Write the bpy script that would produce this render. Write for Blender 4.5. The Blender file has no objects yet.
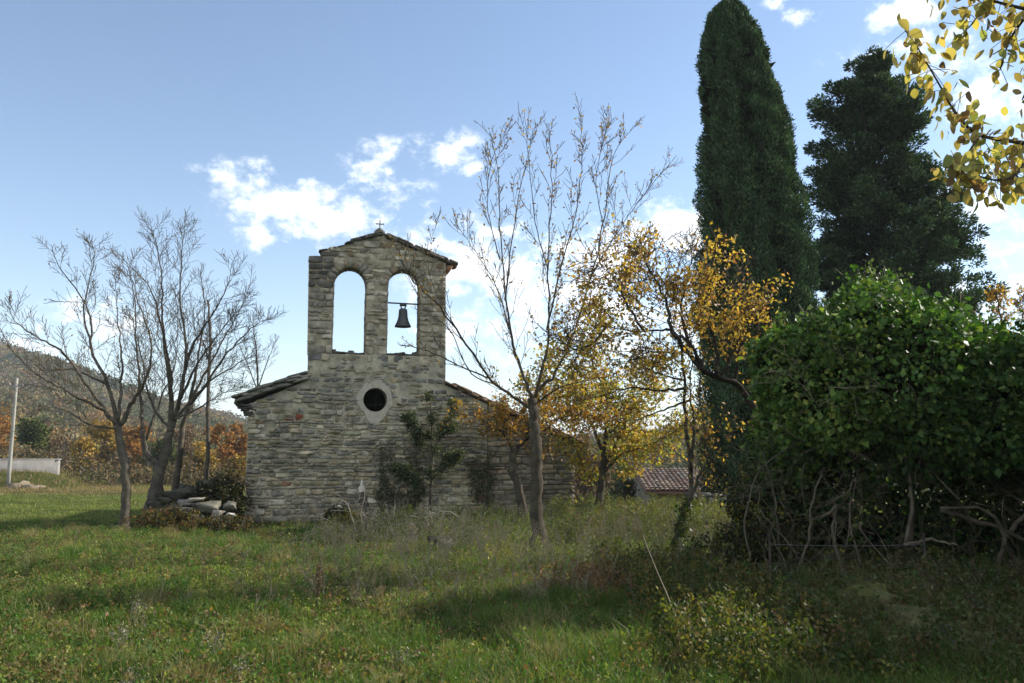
import bpy, bmesh, math, random
import numpy as np
from mathutils import Vector, Matrix

# ------------------------------------------------------------------ camera, sky, sun, exposure
C = bpy.context.scene.collection
sc = bpy.context.scene
PITCH = math.radians(7.4); FPX = 796.0; CAMH = 1.65
cam = bpy.data.objects.new('camera', bpy.data.cameras.new('camera')); C.objects.link(cam)
cam.location = (0, 0, CAMH); cam.rotation_euler = (math.radians(90) + PITCH, 0, 0)
cam.data.sensor_width = 36; cam.data.lens = FPX * 36 / 1024; cam.data.clip_end = 6000; cam.data.clip_start = .05
sc.camera = cam
SUN_EL = math.radians(33); SUN_AZ = math.radians(66)      # azimuth clockwise from +Y
sun = bpy.data.objects.new('sun', bpy.data.lights.new('sun', 'SUN')); C.objects.link(sun)
sun.data.energy = 4.3; sun.data.angle = math.radians(.53); sun.data.color = (1, .93, .82)
sdir = Vector((math.sin(SUN_AZ) * math.cos(SUN_EL), math.cos(SUN_AZ) * math.cos(SUN_EL), math.sin(SUN_EL)))
sun.rotation_euler = sdir.to_track_quat('Z', 'Y').to_euler(); sun.location = (30, 10, 40)
sc.view_settings.view_transform = 'Standard'; sc.view_settings.look = 'None'
sc.view_settings.exposure = 1.02; sc.view_settings.gamma = 1
SKY_STRENGTH = .10

def build_world():
    w = bpy.data.worlds.new('World'); sc.world = w; w.use_nodes = True
    nt = w.node_tree; N = nt.nodes; L = nt.links; N.clear()
    out = N.new('ShaderNodeOutputWorld'); bg = N.new('ShaderNodeBackground')
    sky = N.new('ShaderNodeTexSky'); sky.sky_type = 'NISHITA'; sky.sun_disc = False
    sky.sun_elevation = SUN_EL; sky.sun_rotation = SUN_AZ; sky.altitude = 300
    sky.air_density = 1.0; sky.dust_density = .2; sky.ozone_density = 1.0
    bg.inputs['Strength'].default_value = SKY_STRENGTH
    tc = N.new('ShaderNodeTexCoord'); sep = N.new('ShaderNodeSeparateXYZ'); L.new(tc.outputs['Generated'], sep.inputs[0])
    def M(op, a, b=None, clamp=False):
        n = N.new('ShaderNodeMath'); n.operation = op; n.use_clamp = clamp
        for i, v in enumerate((a, b)):
            if v is None: continue
            if isinstance(v, (int, float)): n.inputs[i].default_value = v
            else: L.new(v, n.inputs[i])
        return n.outputs[0]
    # cloud sheet: azimuth / elevation of the direction
    az = M('ARCTAN2', sep.outputs[0], sep.outputs[1]); el = M('ARCSINE', sep.outputs[2])
    comb = N.new('ShaderNodeCombineXYZ'); L.new(az, comb.inputs[0]); L.new(M('MULTIPLY', el, 1.35), comb.inputs[1])
    def noise(scale, detail, rough=.6):
        n = N.new('ShaderNodeTexNoise'); n.inputs['Scale'].default_value = scale; n.inputs['Detail'].default_value = detail
        n.inputs['Roughness'].default_value = rough; L.new(comb.outputs[0], n.inputs['Vector']); return n.outputs['Fac']
    n1 = noise(13, 9, .62); n2 = noise(34, 8, .65)
    nn = M('ADD', M('MULTIPLY', n1, .65), M('MULTIPLY', n2, .35))
    # (azimuth, elevation, half width, half height, weight) in degrees
    def spot(px, py, w, h, k):
        a = (px - 512) / FPX; b = (341.5 - py) / FPX; x, y, z = a, math.cos(PITCH) - b * math.sin(PITCH), math.sin(PITCH) + b * math.cos(PITCH)
        return (math.degrees(math.atan2(x, y)), math.degrees(math.asin(z / math.sqrt(x * x + y * y + z * z))), w * .0685, h * .0685, k)
    blobs = [spot(*q) for q in ((250, 180, 48, 22, .9), (285, 203, 66, 28, 1.0), (322, 222, 62, 28, 1.05), (262, 238, 26, 14, .95), (350, 214, 44, 18, .95), (384, 150, 24, 13, .8), (364, 170, 34, 13, .75), (398, 194, 36, 18, .85), (446, 152, 38, 20, .95), (474, 168, 26, 10, .8),
             (425, 238, 44, 22, .9), (470, 262, 80, 44, .95), (540, 285, 110, 60, .9), (620, 262, 70, 44, 1.0), (680, 235, 40, 34, 1.1), (640, 320, 110, 50, .85), (500, 330, 120, 40, .7), (100, 320, 70, 20, .85), (60, 330, 50, 12, .7), (30, 345, 60, 10, .6),
             (797, 17, 22, 8, .85), (772, 3, 24, 8, .7), (905, 12, 46, 16, .95), (895, 50, 60, 14, .75), (940, 60, 60, 24, .8), (1000, 110, 60, 40, .6), (1000, 200, 70, 50, .66), (1010, 270, 60, 40, .75))]
    blobs += [(44, 20, 10, 9, .8), (-75, 30, 22, 9, .8), (85, 34, 22, 9, .9), (150, 38, 34, 20, 1.2), (-135, 36, 34, 20, 1.2), (178, 42, 30, 24, 1.2), (-178, 42, 30, 24, 1.2), (120, 20, 26, 9, 1.0), (-110, 22, 20, 12, 1.0)]  # unseen cloud banks behind the camera, added as fill light for the facade
    acc = None
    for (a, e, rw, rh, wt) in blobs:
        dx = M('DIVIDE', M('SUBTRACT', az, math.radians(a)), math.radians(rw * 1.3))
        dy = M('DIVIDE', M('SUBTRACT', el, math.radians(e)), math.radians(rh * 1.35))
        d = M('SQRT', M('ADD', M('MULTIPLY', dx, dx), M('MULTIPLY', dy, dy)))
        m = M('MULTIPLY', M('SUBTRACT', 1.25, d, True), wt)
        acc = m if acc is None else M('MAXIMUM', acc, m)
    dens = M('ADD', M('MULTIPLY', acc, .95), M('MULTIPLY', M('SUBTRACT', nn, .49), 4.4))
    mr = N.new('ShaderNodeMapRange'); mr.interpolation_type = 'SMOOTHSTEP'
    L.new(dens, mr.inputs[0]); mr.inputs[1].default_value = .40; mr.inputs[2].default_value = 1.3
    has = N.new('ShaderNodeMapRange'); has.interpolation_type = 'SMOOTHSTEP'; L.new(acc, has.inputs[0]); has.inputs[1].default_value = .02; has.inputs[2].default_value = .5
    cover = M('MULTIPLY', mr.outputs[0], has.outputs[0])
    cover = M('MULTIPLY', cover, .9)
    hz = M('POWER', M('SUBTRACT', 1.0, M('ABSOLUTE', sep.outputs[2]), True), 7.0)       # pale air near the horizon
    mixh = N.new('ShaderNodeMixRGB'); L.new(M('MULTIPLY', hz, .26), mixh.inputs[0]); L.new(sky.outputs[0], mixh.inputs[1]); mixh.inputs[2].default_value = (4.2, 5.8, 7.4, 1)
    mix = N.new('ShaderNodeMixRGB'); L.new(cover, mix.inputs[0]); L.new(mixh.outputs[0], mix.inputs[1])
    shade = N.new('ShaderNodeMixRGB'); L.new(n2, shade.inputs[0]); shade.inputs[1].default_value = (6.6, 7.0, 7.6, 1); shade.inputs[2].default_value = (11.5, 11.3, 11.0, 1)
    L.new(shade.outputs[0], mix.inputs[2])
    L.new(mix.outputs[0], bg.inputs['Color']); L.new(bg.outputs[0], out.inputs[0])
build_world()

# ------------------------------------------------------------------ helpers
cP, sP = math.cos(PITCH), math.sin(PITCH)
def P(px, py, Y):
    """point of the place seen at that spot of the photograph, Y metres ahead"""
    a = (px - 512) / FPX; b = (341.5 - py) / FPX
    d = (a, cP - b * sP, sP + b * cP); t = Y / d[1]
    return np.array((d[0] * t, Y, CAMH + d[2] * t))

GY = np.array([-300, -20, 6, 13, 20, 58, 100, 400, 4000.]); GZ = np.array([0, 0, 0, -.06, -.2, -1.4, -1.9, -3, -3.])
def sstep(a, b, x):
    t = np.clip((x - a) / (b - a), 0, 1); return t * t * (3 - 2 * t)
def wob(x, y, s=1.0, k=0):
    x = x * s + k * 7.3; y = y * s - k * 3.1
    return (np.sin(x * 1.3 + 1.7 * np.sin(y * .9 + k)) + np.sin(y * 1.7 + 1.3 * np.sin(x * 1.1 + 2 * k)) + .6 * np.sin(2.9 * x + 2.3 * y) + .5 * np.sin(4.7 * y - 3.9 * x + 1.3 * np.sin(x * 2))) / 3.1
def gz(x, y):
    x = np.asarray(x, float); y = np.asarray(y, float)
    z = np.interp(y, GY, GZ)
    z = z + .05 * wob(x, y, .5) + .03 * wob(x, y, 1.7, 2)
    z = z + .22 * np.exp(-((x - 5.2) ** 2 / 6 + (y - 9.5) ** 2 / 10))                     # rise under the thicket
    z = z - 2.4 * sstep(1.5, 9, x + .0 * y) * sstep(24, 40, y) * (1 - sstep(90, 140, y))  # dip behind the cypress
    # earth bank at the far left
    z = z + 1.15 * sstep(-29.6, -33.5, x + .35 * (y - 58)) * sstep(52, 56, y) * (1 - sstep(80, 100, y))
    return z
def G(px, Y):
    x = (px - 512) / FPX * Y
    for _ in range(3):
        d = Y * cP + (float(gz(x, Y)) - CAMH) * sP; x = (px - 512) / FPX * d
    return np.array((x, Y, float(gz(x, Y))))

class MB:
    def __init__(s): s.V = []; s.F3 = []; s.F4 = []; s.K = []; s.n = 0
    def add(s, V, F, col=(.5, .5, .5)):
        V = np.asarray(V, float).reshape(-1, 3); F = np.asarray(F, int)
        col = np.asarray(col, float)
        if col.ndim == 1: col = np.tile(col, (len(V), 1))
        (s.F3 if F.shape[1] == 3 else s.F4).append(F + s.n)
        s.V.append(V); s.K.append(col); s.n += len(V); return s.n - len(V)
    def face(s, F, off):
        F = np.asarray(F, int); (s.F3 if F.shape[1] == 3 else s.F4).append(F + off)
    def build(s, name, mat, parent=None, smooth=False, kind=None):
        me = bpy.data.meshes.new(name)
        V = np.concatenate(s.V).astype(np.float32); K = np.concatenate(s.K).astype(np.float32)
        f3 = np.concatenate(s.F3) if s.F3 else np.zeros((0, 3), int); f4 = np.concatenate(s.F4) if s.F4 else np.zeros((0, 4), int)
        me.vertices.add(len(V)); me.vertices.foreach_set('co', V.ravel())
        lo = np.concatenate([f3.ravel(), f4.ravel()]).astype(np.int32)
        me.loops.add(len(lo)); me.loops.foreach_set('vertex_index', lo)
        st = np.concatenate([np.arange(len(f3)) * 3, len(f3) * 3 + np.arange(len(f4)) * 4]).astype(np.int32)
        me.polygons.add(len(st)); me.polygons.foreach_set('loop_start', st)
        if smooth: me.polygons.foreach_set('use_smooth', np.ones(len(st), bool))
        me.update(calc_edges=True); me.validate()
        a = me.color_attributes.new('Col', 'FLOAT_COLOR', 'POINT')
        if len(a.data) == len(V): a.data.foreach_set('color', np.concatenate([K, np.ones((len(K), 1), np.float32)], 1).ravel())
        me.materials.append(mat)
        o = bpy.data.objects.new(name, me); C.objects.link(o)
        if parent is not None: o.parent = parent
        if kind: o['kind'] = kind
        return o

def thing(name, label, cat, loc=(0, 0, 0), rz=0, group=None):
    o = bpy.data.objects.new(name, None); C.objects.link(o); o.location = loc; o.rotation_euler = (0, 0, rz)
    o.empty_display_size = .2
    tag(o, label, cat, group); return o
def tag(o, label, cat, group=None):
    o['label'] = label; o['category'] = cat
    if group: o['group'] = group
    return o

# ------------------------------------------------------------------ materials
def mat_new(name):
    m = bpy.data.materials.new(name); m.use_nodes = True; nt = m.node_tree; nt.nodes.clear()
    o = nt.nodes.new('ShaderNodeOutputMaterial'); return m, nt, nt.nodes, nt.links, o
def attr_mat(name, rough=.9, bump=0, bscale=20, var=.35, vscale=6, spec=.2, vscale2=None, dark=(.3, .3, .3), lichen=None):
    """vertex colour x noise mottling, with bump"""
    m, nt, N, L, out = mat_new(name)
    b = N.new('ShaderNodeBsdfPrincipled'); L.new(b.outputs[0], out.inputs[0])
    at = N.new('ShaderNodeAttribute'); at.attribute_name = 'Col'
    tc = N.new('ShaderNodeTexCoord')
    def noise(s, d=6, r=.6):
        n = N.new('ShaderNodeTexNoise'); n.inputs['Scale'].default_value = s; n.inputs['Detail'].default_value = d; n.inputs['Roughness'].default_value = r
        L.new(tc.outputs['Object'], n.inputs['Vector']); return n.outputs['Fac']
    def mul(col, fac, lo, hi, p0=.3, p1=.7):
        r = N.new('ShaderNodeMapRange'); L.new(fac, r.inputs[0]); r.inputs[1].default_value = p0; r.inputs[2].default_value = p1; r.inputs[3].default_value = lo; r.inputs[4].default_value = hi
        x = N.new('ShaderNodeMixRGB'); x.blend_type = 'MULTIPLY'; x.inputs[0].default_value = 1; L.new(col, x.inputs[1]); L.new(r.outputs[0], x.inputs[2]); return x.outputs[0]
    c = mul(at.outputs['Color'], noise(vscale), 1 - var, 1 + var)
    if vscale2: c = mul(c, noise(vscale2, 3), 1 - var, 1 + var * .6)
    if lichen:
        for (lc, ls, t0, t1, k) in lichen:
            r = N.new('ShaderNodeMapRange'); L.new(noise(ls, 8, .65), r.inputs[0]); r.inputs[1].default_value = t0; r.inputs[2].default_value = t1; r.inputs[4].default_value = k
            x = N.new('ShaderNodeMixRGB'); L.new(r.outputs[0], x.inputs[0]); L.new(c, x.inputs[1]); x.inputs[2].default_value = (*lc, 1); c = x.outputs[0]
    L.new(c, b.inputs['Base Color']); b.inputs['Roughness'].default_value = rough; b.inputs['Specular IOR Level'].default_value = spec
    if bump:
        bn = N.new('ShaderNodeBump'); bn.inputs['Distance'].default_value = bump; bn.inputs['Strength'].default_value = 1
        L.new(noise(bscale, 8, .65), bn.inputs['Height']); L.new(bn.outputs[0], b.inputs['Normal'])
    return m
def leaf_mat(name, trans=.4, rough=.5, spec=.3, tcol=(1.3, 1.25, .6)):
    m, nt, N, L, out = mat_new(name)
    b = N.new('ShaderNodeBsdfPrincipled'); at = N.new('ShaderNodeAttribute'); at.attribute_name = 'Col'
    b.inputs['Roughness'].default_value = rough; b.inputs['Specular IOR Level'].default_value = spec
    L.new(at.outputs['Color'], b.inputs['Base Color'])
    t = N.new('ShaderNodeBsdfTranslucent'); x = N.new('ShaderNodeMixRGB'); x.blend_type = 'MULTIPLY'; x.inputs[0].default_value = 1
    L.new(at.outputs['Color'], x.inputs[1]); x.inputs[2].default_value = (*tcol, 1); L.new(x.outputs[0], t.inputs[0])
    mx = N.new('ShaderNodeMixShader'); mx.inputs[0].default_value = trans; L.new(b.outputs[0], mx.inputs[1]); L.new(t.outputs[0], mx.inputs[2]); L.new(mx.outputs[0], out.inputs[0])
    return m
M_stone = attr_mat('stone', .95, .02, 14, .42, 5, .1, 1.1, lichen=[((.055, .053, .045), 2.2, .52, .72, .8), ((.30, .30, .25), 9, .58, .72, .5), ((.10, .115, .045), 3.1, .56, .75, .45)])
M_stone_clean = attr_mat('dressed_stone', .95, .012, 22, .35, 6, .1, 1.5, lichen=[((.05, .048, .04), 1.6, .48, .68, .75), ((.32, .31, .27), 11, .6, .75, .4), ((.28, .13, .04), 7, .66, .76, .5)])
M_mortar = attr_mat('mortar', .97, .02, 24, .4, 4, .05, .9, lichen=[((.06, .058, .048), 1.8, .48, .7, .7)])
M_plaster = attr_mat('plaster', .95, .006, 30, .2, 8, .1)
M_slab = attr_mat('roof_slab', .9, .012, 18, .4, 7, .15, 2, lichen=[((.30, .30, .26), 6, .55, .7, .5)])
M_tile = attr_mat('roof_tile', .9, .01, 18, .35, 4, .15, 1)
M_bark = attr_mat('bark', .95, .012, 30, .45, 9, .1, 2.5, lichen=[((.18, .175, .14), 8, .58, .72, .35), ((.20, .15, .03), 5, .6, .72, .5)])
M_twig = attr_mat('twig_bark', .9, 0, 1, .25, 6, .1)
M_metal = attr_mat('old_metal', .55, .002, 60, .3, 20, .5)
M_concrete = attr_mat('concrete', .9, .004, 20, .2, 2, .2)
M_leaf = leaf_mat('autumn_leaf', .48, .55, .25)
M_ivy = leaf_mat('ivy_leaf', .26, .5, .16, (1.2, 1.5, .4))
M_needle = leaf_mat('conifer_foliage', .08, .7, .12, (1, 1.3, .5))
M_grass = leaf_mat('grass_blade', .35, .6, .2, (1.2, 1.4, .4))
M_dry = leaf_mat('dry_stalk', .15, .8, .1, (1, 1, .8))
M_far = leaf_mat('far_foliage', .15, .9, .05, (1, 1, .6))

def ground_mat():
    m, nt, N, L, out = mat_new('meadow_soil')
    b = N.new('ShaderNodeBsdfPrincipled'); L.new(b.outputs[0], out.inputs[0]); b.inputs['Roughness'].default_value = 1; b.inputs['Specular IOR Level'].default_value = .05
    tc = N.new('ShaderNodeTexCoord')
    def noise(s, d=6):
        n = N.new('ShaderNodeTexNoise'); n.inputs['Scale'].default_value = s; n.inputs['Detail'].default_value = d; L.new(tc.outputs['Object'], n.inputs['Vector']); return n.outputs['Fac']
    r = N.new('ShaderNodeValToRGB'); L.new(noise(.7), r.inputs[0])
    r.color_ramp.elements[0].position = .3; r.color_ramp.elements[0].color = (.035, .05, .013, 1)
    r.color_ramp.elements[1].position = .7; r.color_ramp.elements[1].color = (.085, .10, .028, 1)
    r2 = N.new('ShaderNodeValToRGB'); L.new(noise(9), r2.inputs[0])
    r2.color_ramp.elements[0].position = .35; r2.color_ramp.elements[0].color = (.5, .45, .35, 1); r2.color_ramp.elements[1].position = .65; r2.color_ramp.elements[1].color = (1.2, 1.1, 1, 1)
    x = N.new('ShaderNodeMixRGB'); x.blend_type = 'MULTIPLY'; x.inputs[0].default_value = 1; L.new(r.outputs[0], x.inputs[1]); L.new(r2.outputs[0], x.inputs[2])
    L.new(x.outputs[0], b.inputs['Base Color'])
    bn = N.new('ShaderNodeBump'); bn.inputs['Distance'].default_value = .06; L.new(noise(14), bn.inputs['Height']); L.new(bn.outputs[0], b.inputs['Normal'])
    return m
M_ground = ground_mat()

# ------------------------------------------------------------------ shape generators
def unit(v): return v / (np.linalg.norm(v, axis=-1, keepdims=True) + 1e-9)
def smooth_path(pts, n):
    pts = np.asarray(pts, float)
    if len(pts) == 2: return pts[0] + (pts[1] - pts[0]) * np.linspace(0, 1, n)[:, None]
    p = np.vstack([2 * pts[0] - pts[1], pts, 2 * pts[-1] - pts[-2]]); k = len(pts) - 1
    out = []
    for t in np.linspace(0, k, n):
        i = min(int(t), k - 1); f = t - i; a, b, c, d = p[i:i + 4]
        out.append(.5 * (2 * b + (c - a) * f + (2 * a - 5 * b + 4 * c - d) * f * f + (3 * b - a - 3 * c + d) * f ** 3))
    return np.array(out)
def tube(mb, path, rad, k=5, col=(.1, .09, .07), bumpy=0, rng=None):
    path = np.asarray(path); n = len(path); rad = np.broadcast_to(rad, (n,)).astype(float)
    t = unit(np.gradient(path, axis=0)); ref = np.array((.37, .21, .9)) if abs(t[0, 2]) < .8 else np.array((.9, .3, .2))
    a = unit(np.cross(t, ref)); b = np.cross(t, a)
    an = np.linspace(0, 2 * math.pi, k, endpoint=False)
    rr = rad[:, None] * np.ones((1, k))
    if bumpy and rng is not None:
        lob = np.sin(an * 3 + rng.uniform(0, 6)) * .07 + np.sin(an * 2 + rng.uniform(0, 6)) * .06
        rr = rr * (1 + bumpy * rng.normal(0, 1, (n, k)) + lob[None])
    V = path[:, None] + rr[..., None] * (np.cos(an)[None, :, None] * a[:, None] + np.sin(an)[None, :, None] * b[:, None])
    i = np.arange(n - 1)[:, None] * k; j = np.arange(k)[None]; j2 = (j + 1) % k
    F = np.stack([i + j, i + j2, i + k + j2, i + k + j], -1).reshape(-1, 4)
    cc = np.tile(np.asarray(col, float), (n * k, 1))
    off = mb.add(V.reshape(-1, 3), F, cc)
    if k >= 4:
        for base, s in ((0, 1), ((n - 1) * k, -1)):
            fan = [[base, base + q + 1, base + q] if s > 0 else [base, base + q, base + q + 1] for q in range(1, k - 1)]
            mb.face(fan, off)
def leaves(mb, Cn, size, rng, cols, width=.62, dirs=None, dj=1.0, fold=.15):
    Cn = np.asarray(Cn, float); n = len(Cn)
    if n == 0: return
    a = rng.normal(0, 1, (n, 3))
    if dirs is not None: a = unit(a) * dj + np.asarray(dirs)
    a = unit(a); b = unit(np.cross(a, rng.normal(0, 1, (n, 3)))); c = np.cross(a, b)
    s = np.broadcast_to(size, (n,))[:, None] * rng.uniform(.7, 1.25, (n, 1)); w = s * width * .5
    f = s * fold
    V = np.stack([Cn, Cn + a * s * .45 + b * w + c * f, Cn + a * s, Cn + a * s * .45 - b * w + c * f], 1).reshape(-1, 3)
    F = np.arange(n)[:, None] * 4 + np.array([[0, 1, 2, 3]])
    mb.add(V, F, np.repeat(np.asarray(cols), 4, axis=0))
def big_leaves(mb, Cn, size, rng, cols, dirs, dj=.6):
    """ovate curled leaf, 10 vertices"""
    Cn = np.asarray(Cn, float); n = len(Cn)
    a = unit(unit(rng.normal(0, 1, (n, 3))) * dj + dirs); b = unit(np.cross(a, rng.normal(0, 1, (n, 3)))); c = np.cross(a, b)
    s = np.broadcast_to(size, (n,))[:, None] * rng.uniform(.7, 1.25, (n, 1)); cur = rng.uniform(-.55, .45, (n, 1)); fo = rng.uniform(.02, .3, (n, 1))
    ts = [0, .14, .36, .62, .84, 1]; ws = [0, .2, .33, .3, .16, 0]
    rows = []
    for t, w in zip(ts, ws):
        mid = Cn + a * s * t + c * s * cur * (t * t)
        if w == 0: rows.append(mid)
        else:
            rows.append(mid + b * s * w + c * s * fo * w); rows.append(mid - c * s * fo * w * .3); rows.append(mid - b * s * w + c * s * fo * w)
    V = np.stack(rows, 1); k = V.shape[1]     # 1 +4*3 +1 = 14
    T = [[0, 1, 2], [0, 2, 3], [13, 11, 10], [13, 12, 11]]
    Q = []
    for r in range(3):
        o = 1 + 3 * r; Q += [[o, o + 3, o + 4, o + 1], [o + 1, o + 4, o + 5, o + 2]]
    base = np.arange(n)[:, None, None] * k
    off = mb.add(V.reshape(-1, 3), (base + np.array(T)[None]).reshape(-1, 3), np.repeat(cols, k, axis=0))
    mb.face((base + np.array(Q)[None]).reshape(-1, 4), off)
def pal(rng, n, cols, w=None, jit=.18):
    cols = np.array(cols); i = rng.choice(len(cols), n, p=None if w is None else np.array(w) / sum(w))
    return np.clip(cols[i] * rng.uniform(1 - jit, 1 + jit, (n, 1)) * rng.uniform(.93, 1.07, (n, 3)), .002, 1)

def rock_mesh(mb, c, dims, rng, col, rz=0, tilt=0, sub=3, blocky=.55):
    """angular broken stone: hull of random points, chipped edges, fractal faces"""
    bm = bmesh.new(); n = 16 if sub > 1 else 10
    P0 = rng.uniform(-1, 1, (n, 3)); P0 /= np.maximum(np.abs(P0).max(1, keepdims=True), .01) ** blocky; P0 *= rng.uniform(.82, 1, (n, 1))
    for q in P0: bm.verts.new(q)
    r = bmesh.ops.convex_hull(bm, input=bm.verts[:]); bmesh.ops.delete(bm, geom=[v for v in bm.verts if not v.link_faces], context='VERTS')
    bmesh.ops.triangulate(bm, faces=bm.faces[:])
    if sub > 1:
        bmesh.ops.subdivide_edges(bm, edges=bm.edges[:], cuts=3 if sub > 2 else 1, use_grid_fill=True, smooth=.0, fractal=.0); bmesh.ops.triangulate(bm, faces=bm.faces[:])
    V = np.array([v.co[:] for v in bm.verts]); F = np.array([[v.index for v in f.verts] for f in bm.faces]); bm.free()
    if sub > 1: ph = rng.uniform(0, 6, 6); V = V * (1 + .035 * np.sin(V[:, [0]] * 7 + ph[0]) * np.sin(V[:, [1]] * 6 + ph[1]) + .03 * np.sin(V[:, [2]] * 15 + ph[2] + 2 * V[:, [0]]) + rng.normal(0, .026, (len(V), 1)))
    V = V * np.array(dims) / 2
    Rm = np.array(Matrix.Rotation(rz, 3, 'Z') @ Matrix.Rotation(tilt, 3, 'X') @ Matrix.Rotation(tilt * .6, 3, 'Y'))
    mb.add(V @ Rm.T + np.array(c), F, np.asarray(col) * rng.uniform(.85, 1.15, (len(V), 1)))

# ---- tree skeleton
def grow(bm_, tips, start, d, L, r, lev, rng, p):
    """one shoot with side shoots; p: dict(up, wander, kids, ratio, angle, minr)"""
    seg = max(3, int(3 + L / p.get('step', .22))); seg = min(seg, 9)
    pts = [np.array(start)]; d = unit(np.array(d, float))
    for i in range(seg):
        d = unit(d + rng.normal(0, p['wander'], 3) + np.array((0, 0, p['up'])) * (1.0 / seg) * 1.2)
        pts.append(pts[-1] + d * L / seg)
    pts = np.array(pts); rad = np.linspace(r, max(r * .35, p['minr']), len(pts))
    tube(bm_, pts, rad, 3 if r < .012 else (4 if r < .025 else 6), p['col'])
    tips.append((pts, lev))
    if lev > 0: side(bm_, tips, pts, r, L, lev, rng, p)
def side(bm_, tips, pts, r, L, lev, rng, p, t0=.18, kids=None):
    kids = kids or p['kids']; n = max(1, int(rng.poisson(kids * (.6 + .4 * min(1.5, L)))))
    seglen = len(pts) - 1; phase = rng.uniform(0, 6.28)
    for q in range(n):
        t = t0 + (1 - t0) * (q + rng.uniform(0, .9)) / n; t = min(t, .97)
        i = min(int(t * seglen), seglen - 1); f = t * seglen - i; b = pts[i] * (1 - f) + pts[i + 1] * f; tan = unit(pts[i + 1] - pts[i])
        phase += 2.4; a = unit(np.cross(tan, (.3, .2, .93))); c = np.cross(tan, a)
        out = math.cos(phase) * a + math.sin(phase) * c
        ang = math.radians(p['angle'] * rng.uniform(.7, 1.3)); dd = tan * math.cos(ang) + out * math.sin(ang)
        grow(bm_, tips, b, dd, L * p['ratio'] * rng.uniform(.6, 1.25) * (1.15 - .6 * t), max(r * (1 - .6 * t) * .5, p['minr']), lev - 1, rng, p)
def limbs_tree(name, label, cat, limbs, p, seed, trunk_n=1, group=None, base=None):
    """limbs: (pixel path, Y start, Y end, r0, r1, side-shoot length, level, kids).  The first trunk_n limbs make the trunk."""
    rng = np.random.default_rng(seed)
    X = [([P(x, y, Ya + (Yb - Ya) * i / max(1, len(pp) - 1)) for i, (x, y) in enumerate(pp)], r0, r1, SL, lev, kd) for (pp, Ya, Yb, r0, r1, SL, lev, kd) in limbs]
    b = X[0][0][0] if base is None else base
    X[0][0][0][2] = min(X[0][0][0][2], float(gz(b[0], b[1])) - .03)
    root = thing(name, label, cat, (b[0], b[1], float(gz(b[0], b[1]))), 0, group)
    tr = MB(); br = MB(); tw = MB(); tips = []
    rel = np.array((b[0], b[1], float(gz(b[0], b[1]))))
    for q, (pts, r0, r1, SL, lev, kd) in enumerate(X):
        pts = smooth_path(np.array(pts) - rel, 4 + 4 * len(pts)); n = len(pts)
        pts[1:] += rng.normal(0, 1, (n - 1, 3)) * min(.012, r0 * .35)
        rad = r1 + (r0 - r1) * (1 - np.linspace(0, 1, n)) ** (1.0 if q < trunk_n else 1.45)
        if q == 0: rad[:4] *= np.array((1.75, 1.3, 1.12, 1.04)); rad *= 1 + .06 * np.sin(np.arange(n) * 1.9 + seed) * rng.uniform(.2, 1, n)
        tube(tr if q < trunk_n else br, pts, rad * (1 if q < trunk_n else p.get('rs', 1)), 12 if r0 > .08 else (8 if r0 > .03 else 5), p['col'], .035 if r0 > .05 else 0, rng)
        if lev > 0: side(tw, tips, pts, max(r1, r0 * .35), SL * p.get('sl', 1.25), lev, rng, p, .15 if q >= trunk_n else .6, kd * 1.6)
        tips.append((pts[len(pts) // 2:], 0 if q >= trunk_n else 9))
    tr.build('trunk', M_bark, root, True)
    if br.n: br.build('branches', M_bark, root, True)
    if tw.n: tw.build('twigs', M_twig, root)
    return root, tips, rel, rng
def leaf_on_tips(root, tips, rel, rng, per, size, cols, w=None, maxlev=1, mask=None, spread=.05, mat=None, name='foliage', width=.62, droop=.5):
    Cs = []
    for pts, lev in tips:
        if lev > maxlev: continue
        L = np.linalg.norm(pts[-1] - pts[0]); n = rng.poisson(per * L)
        if n == 0: continue
        t = rng.uniform(.1, 1, n) * (len(pts) - 1); i = np.minimum(t.astype(int), len(pts) - 2); f = (t - i)[:, None]
        Cs.append(pts[i] * (1 - f) + pts[i + 1] * f + rng.normal(0, spread, (n, 3)))
    Cs = np.concatenate(Cs)
    if mask is not None:
        k = mask(Cs + rel); Cs = Cs[rng.uniform(0, 1, len(Cs)) < k]
    mb = MB(); leaves(mb, Cs, size, rng, pal(rng, len(Cs), cols, w), width, np.array((0, 0, -droop)))
    return mb.build(name, mat or M_leaf, root)
def proj(W):
    """picture position of world points (used to vary how leafy a crown is from side to side)"""
    d = W - np.array((0, 0, CAMH)); dep = d[:, 1] * cP + d[:, 2] * sP; up = -d[:, 1] * sP + d[:, 2] * cP
    return 512 + FPX * d[:, 0] / dep, 341.5 - FPX * up / dep

# ------------------------------------------------------------------ ground and hills
def build_ground():
    xs = np.unique(np.concatenate([np.linspace(-40, 40, 201), np.linspace(-200, 200, 81), np.linspace(-3000, 3000, 41)]))
    ys = np.unique(np.concatenate([np.linspace(-10, 70, 201), np.linspace(-100, 200, 61), np.linspace(-1000, 4000, 41)]))
    X, Y = np.meshgrid(xs, ys); Z = gz(X, Y); n, m = X.shape
    i = np.arange(n - 1)[:, None] * m; j = np.arange(m - 1)[None]
    F = np.stack([i + j, i + j + 1, i + m + j + 1, i + m + j], -1).reshape(-1, 4)
    mb = MB(); mb.add(np.stack([X, Y, Z], -1), F); mb.build('ground', M_ground, smooth=True, kind='structure')
build_ground()

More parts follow.
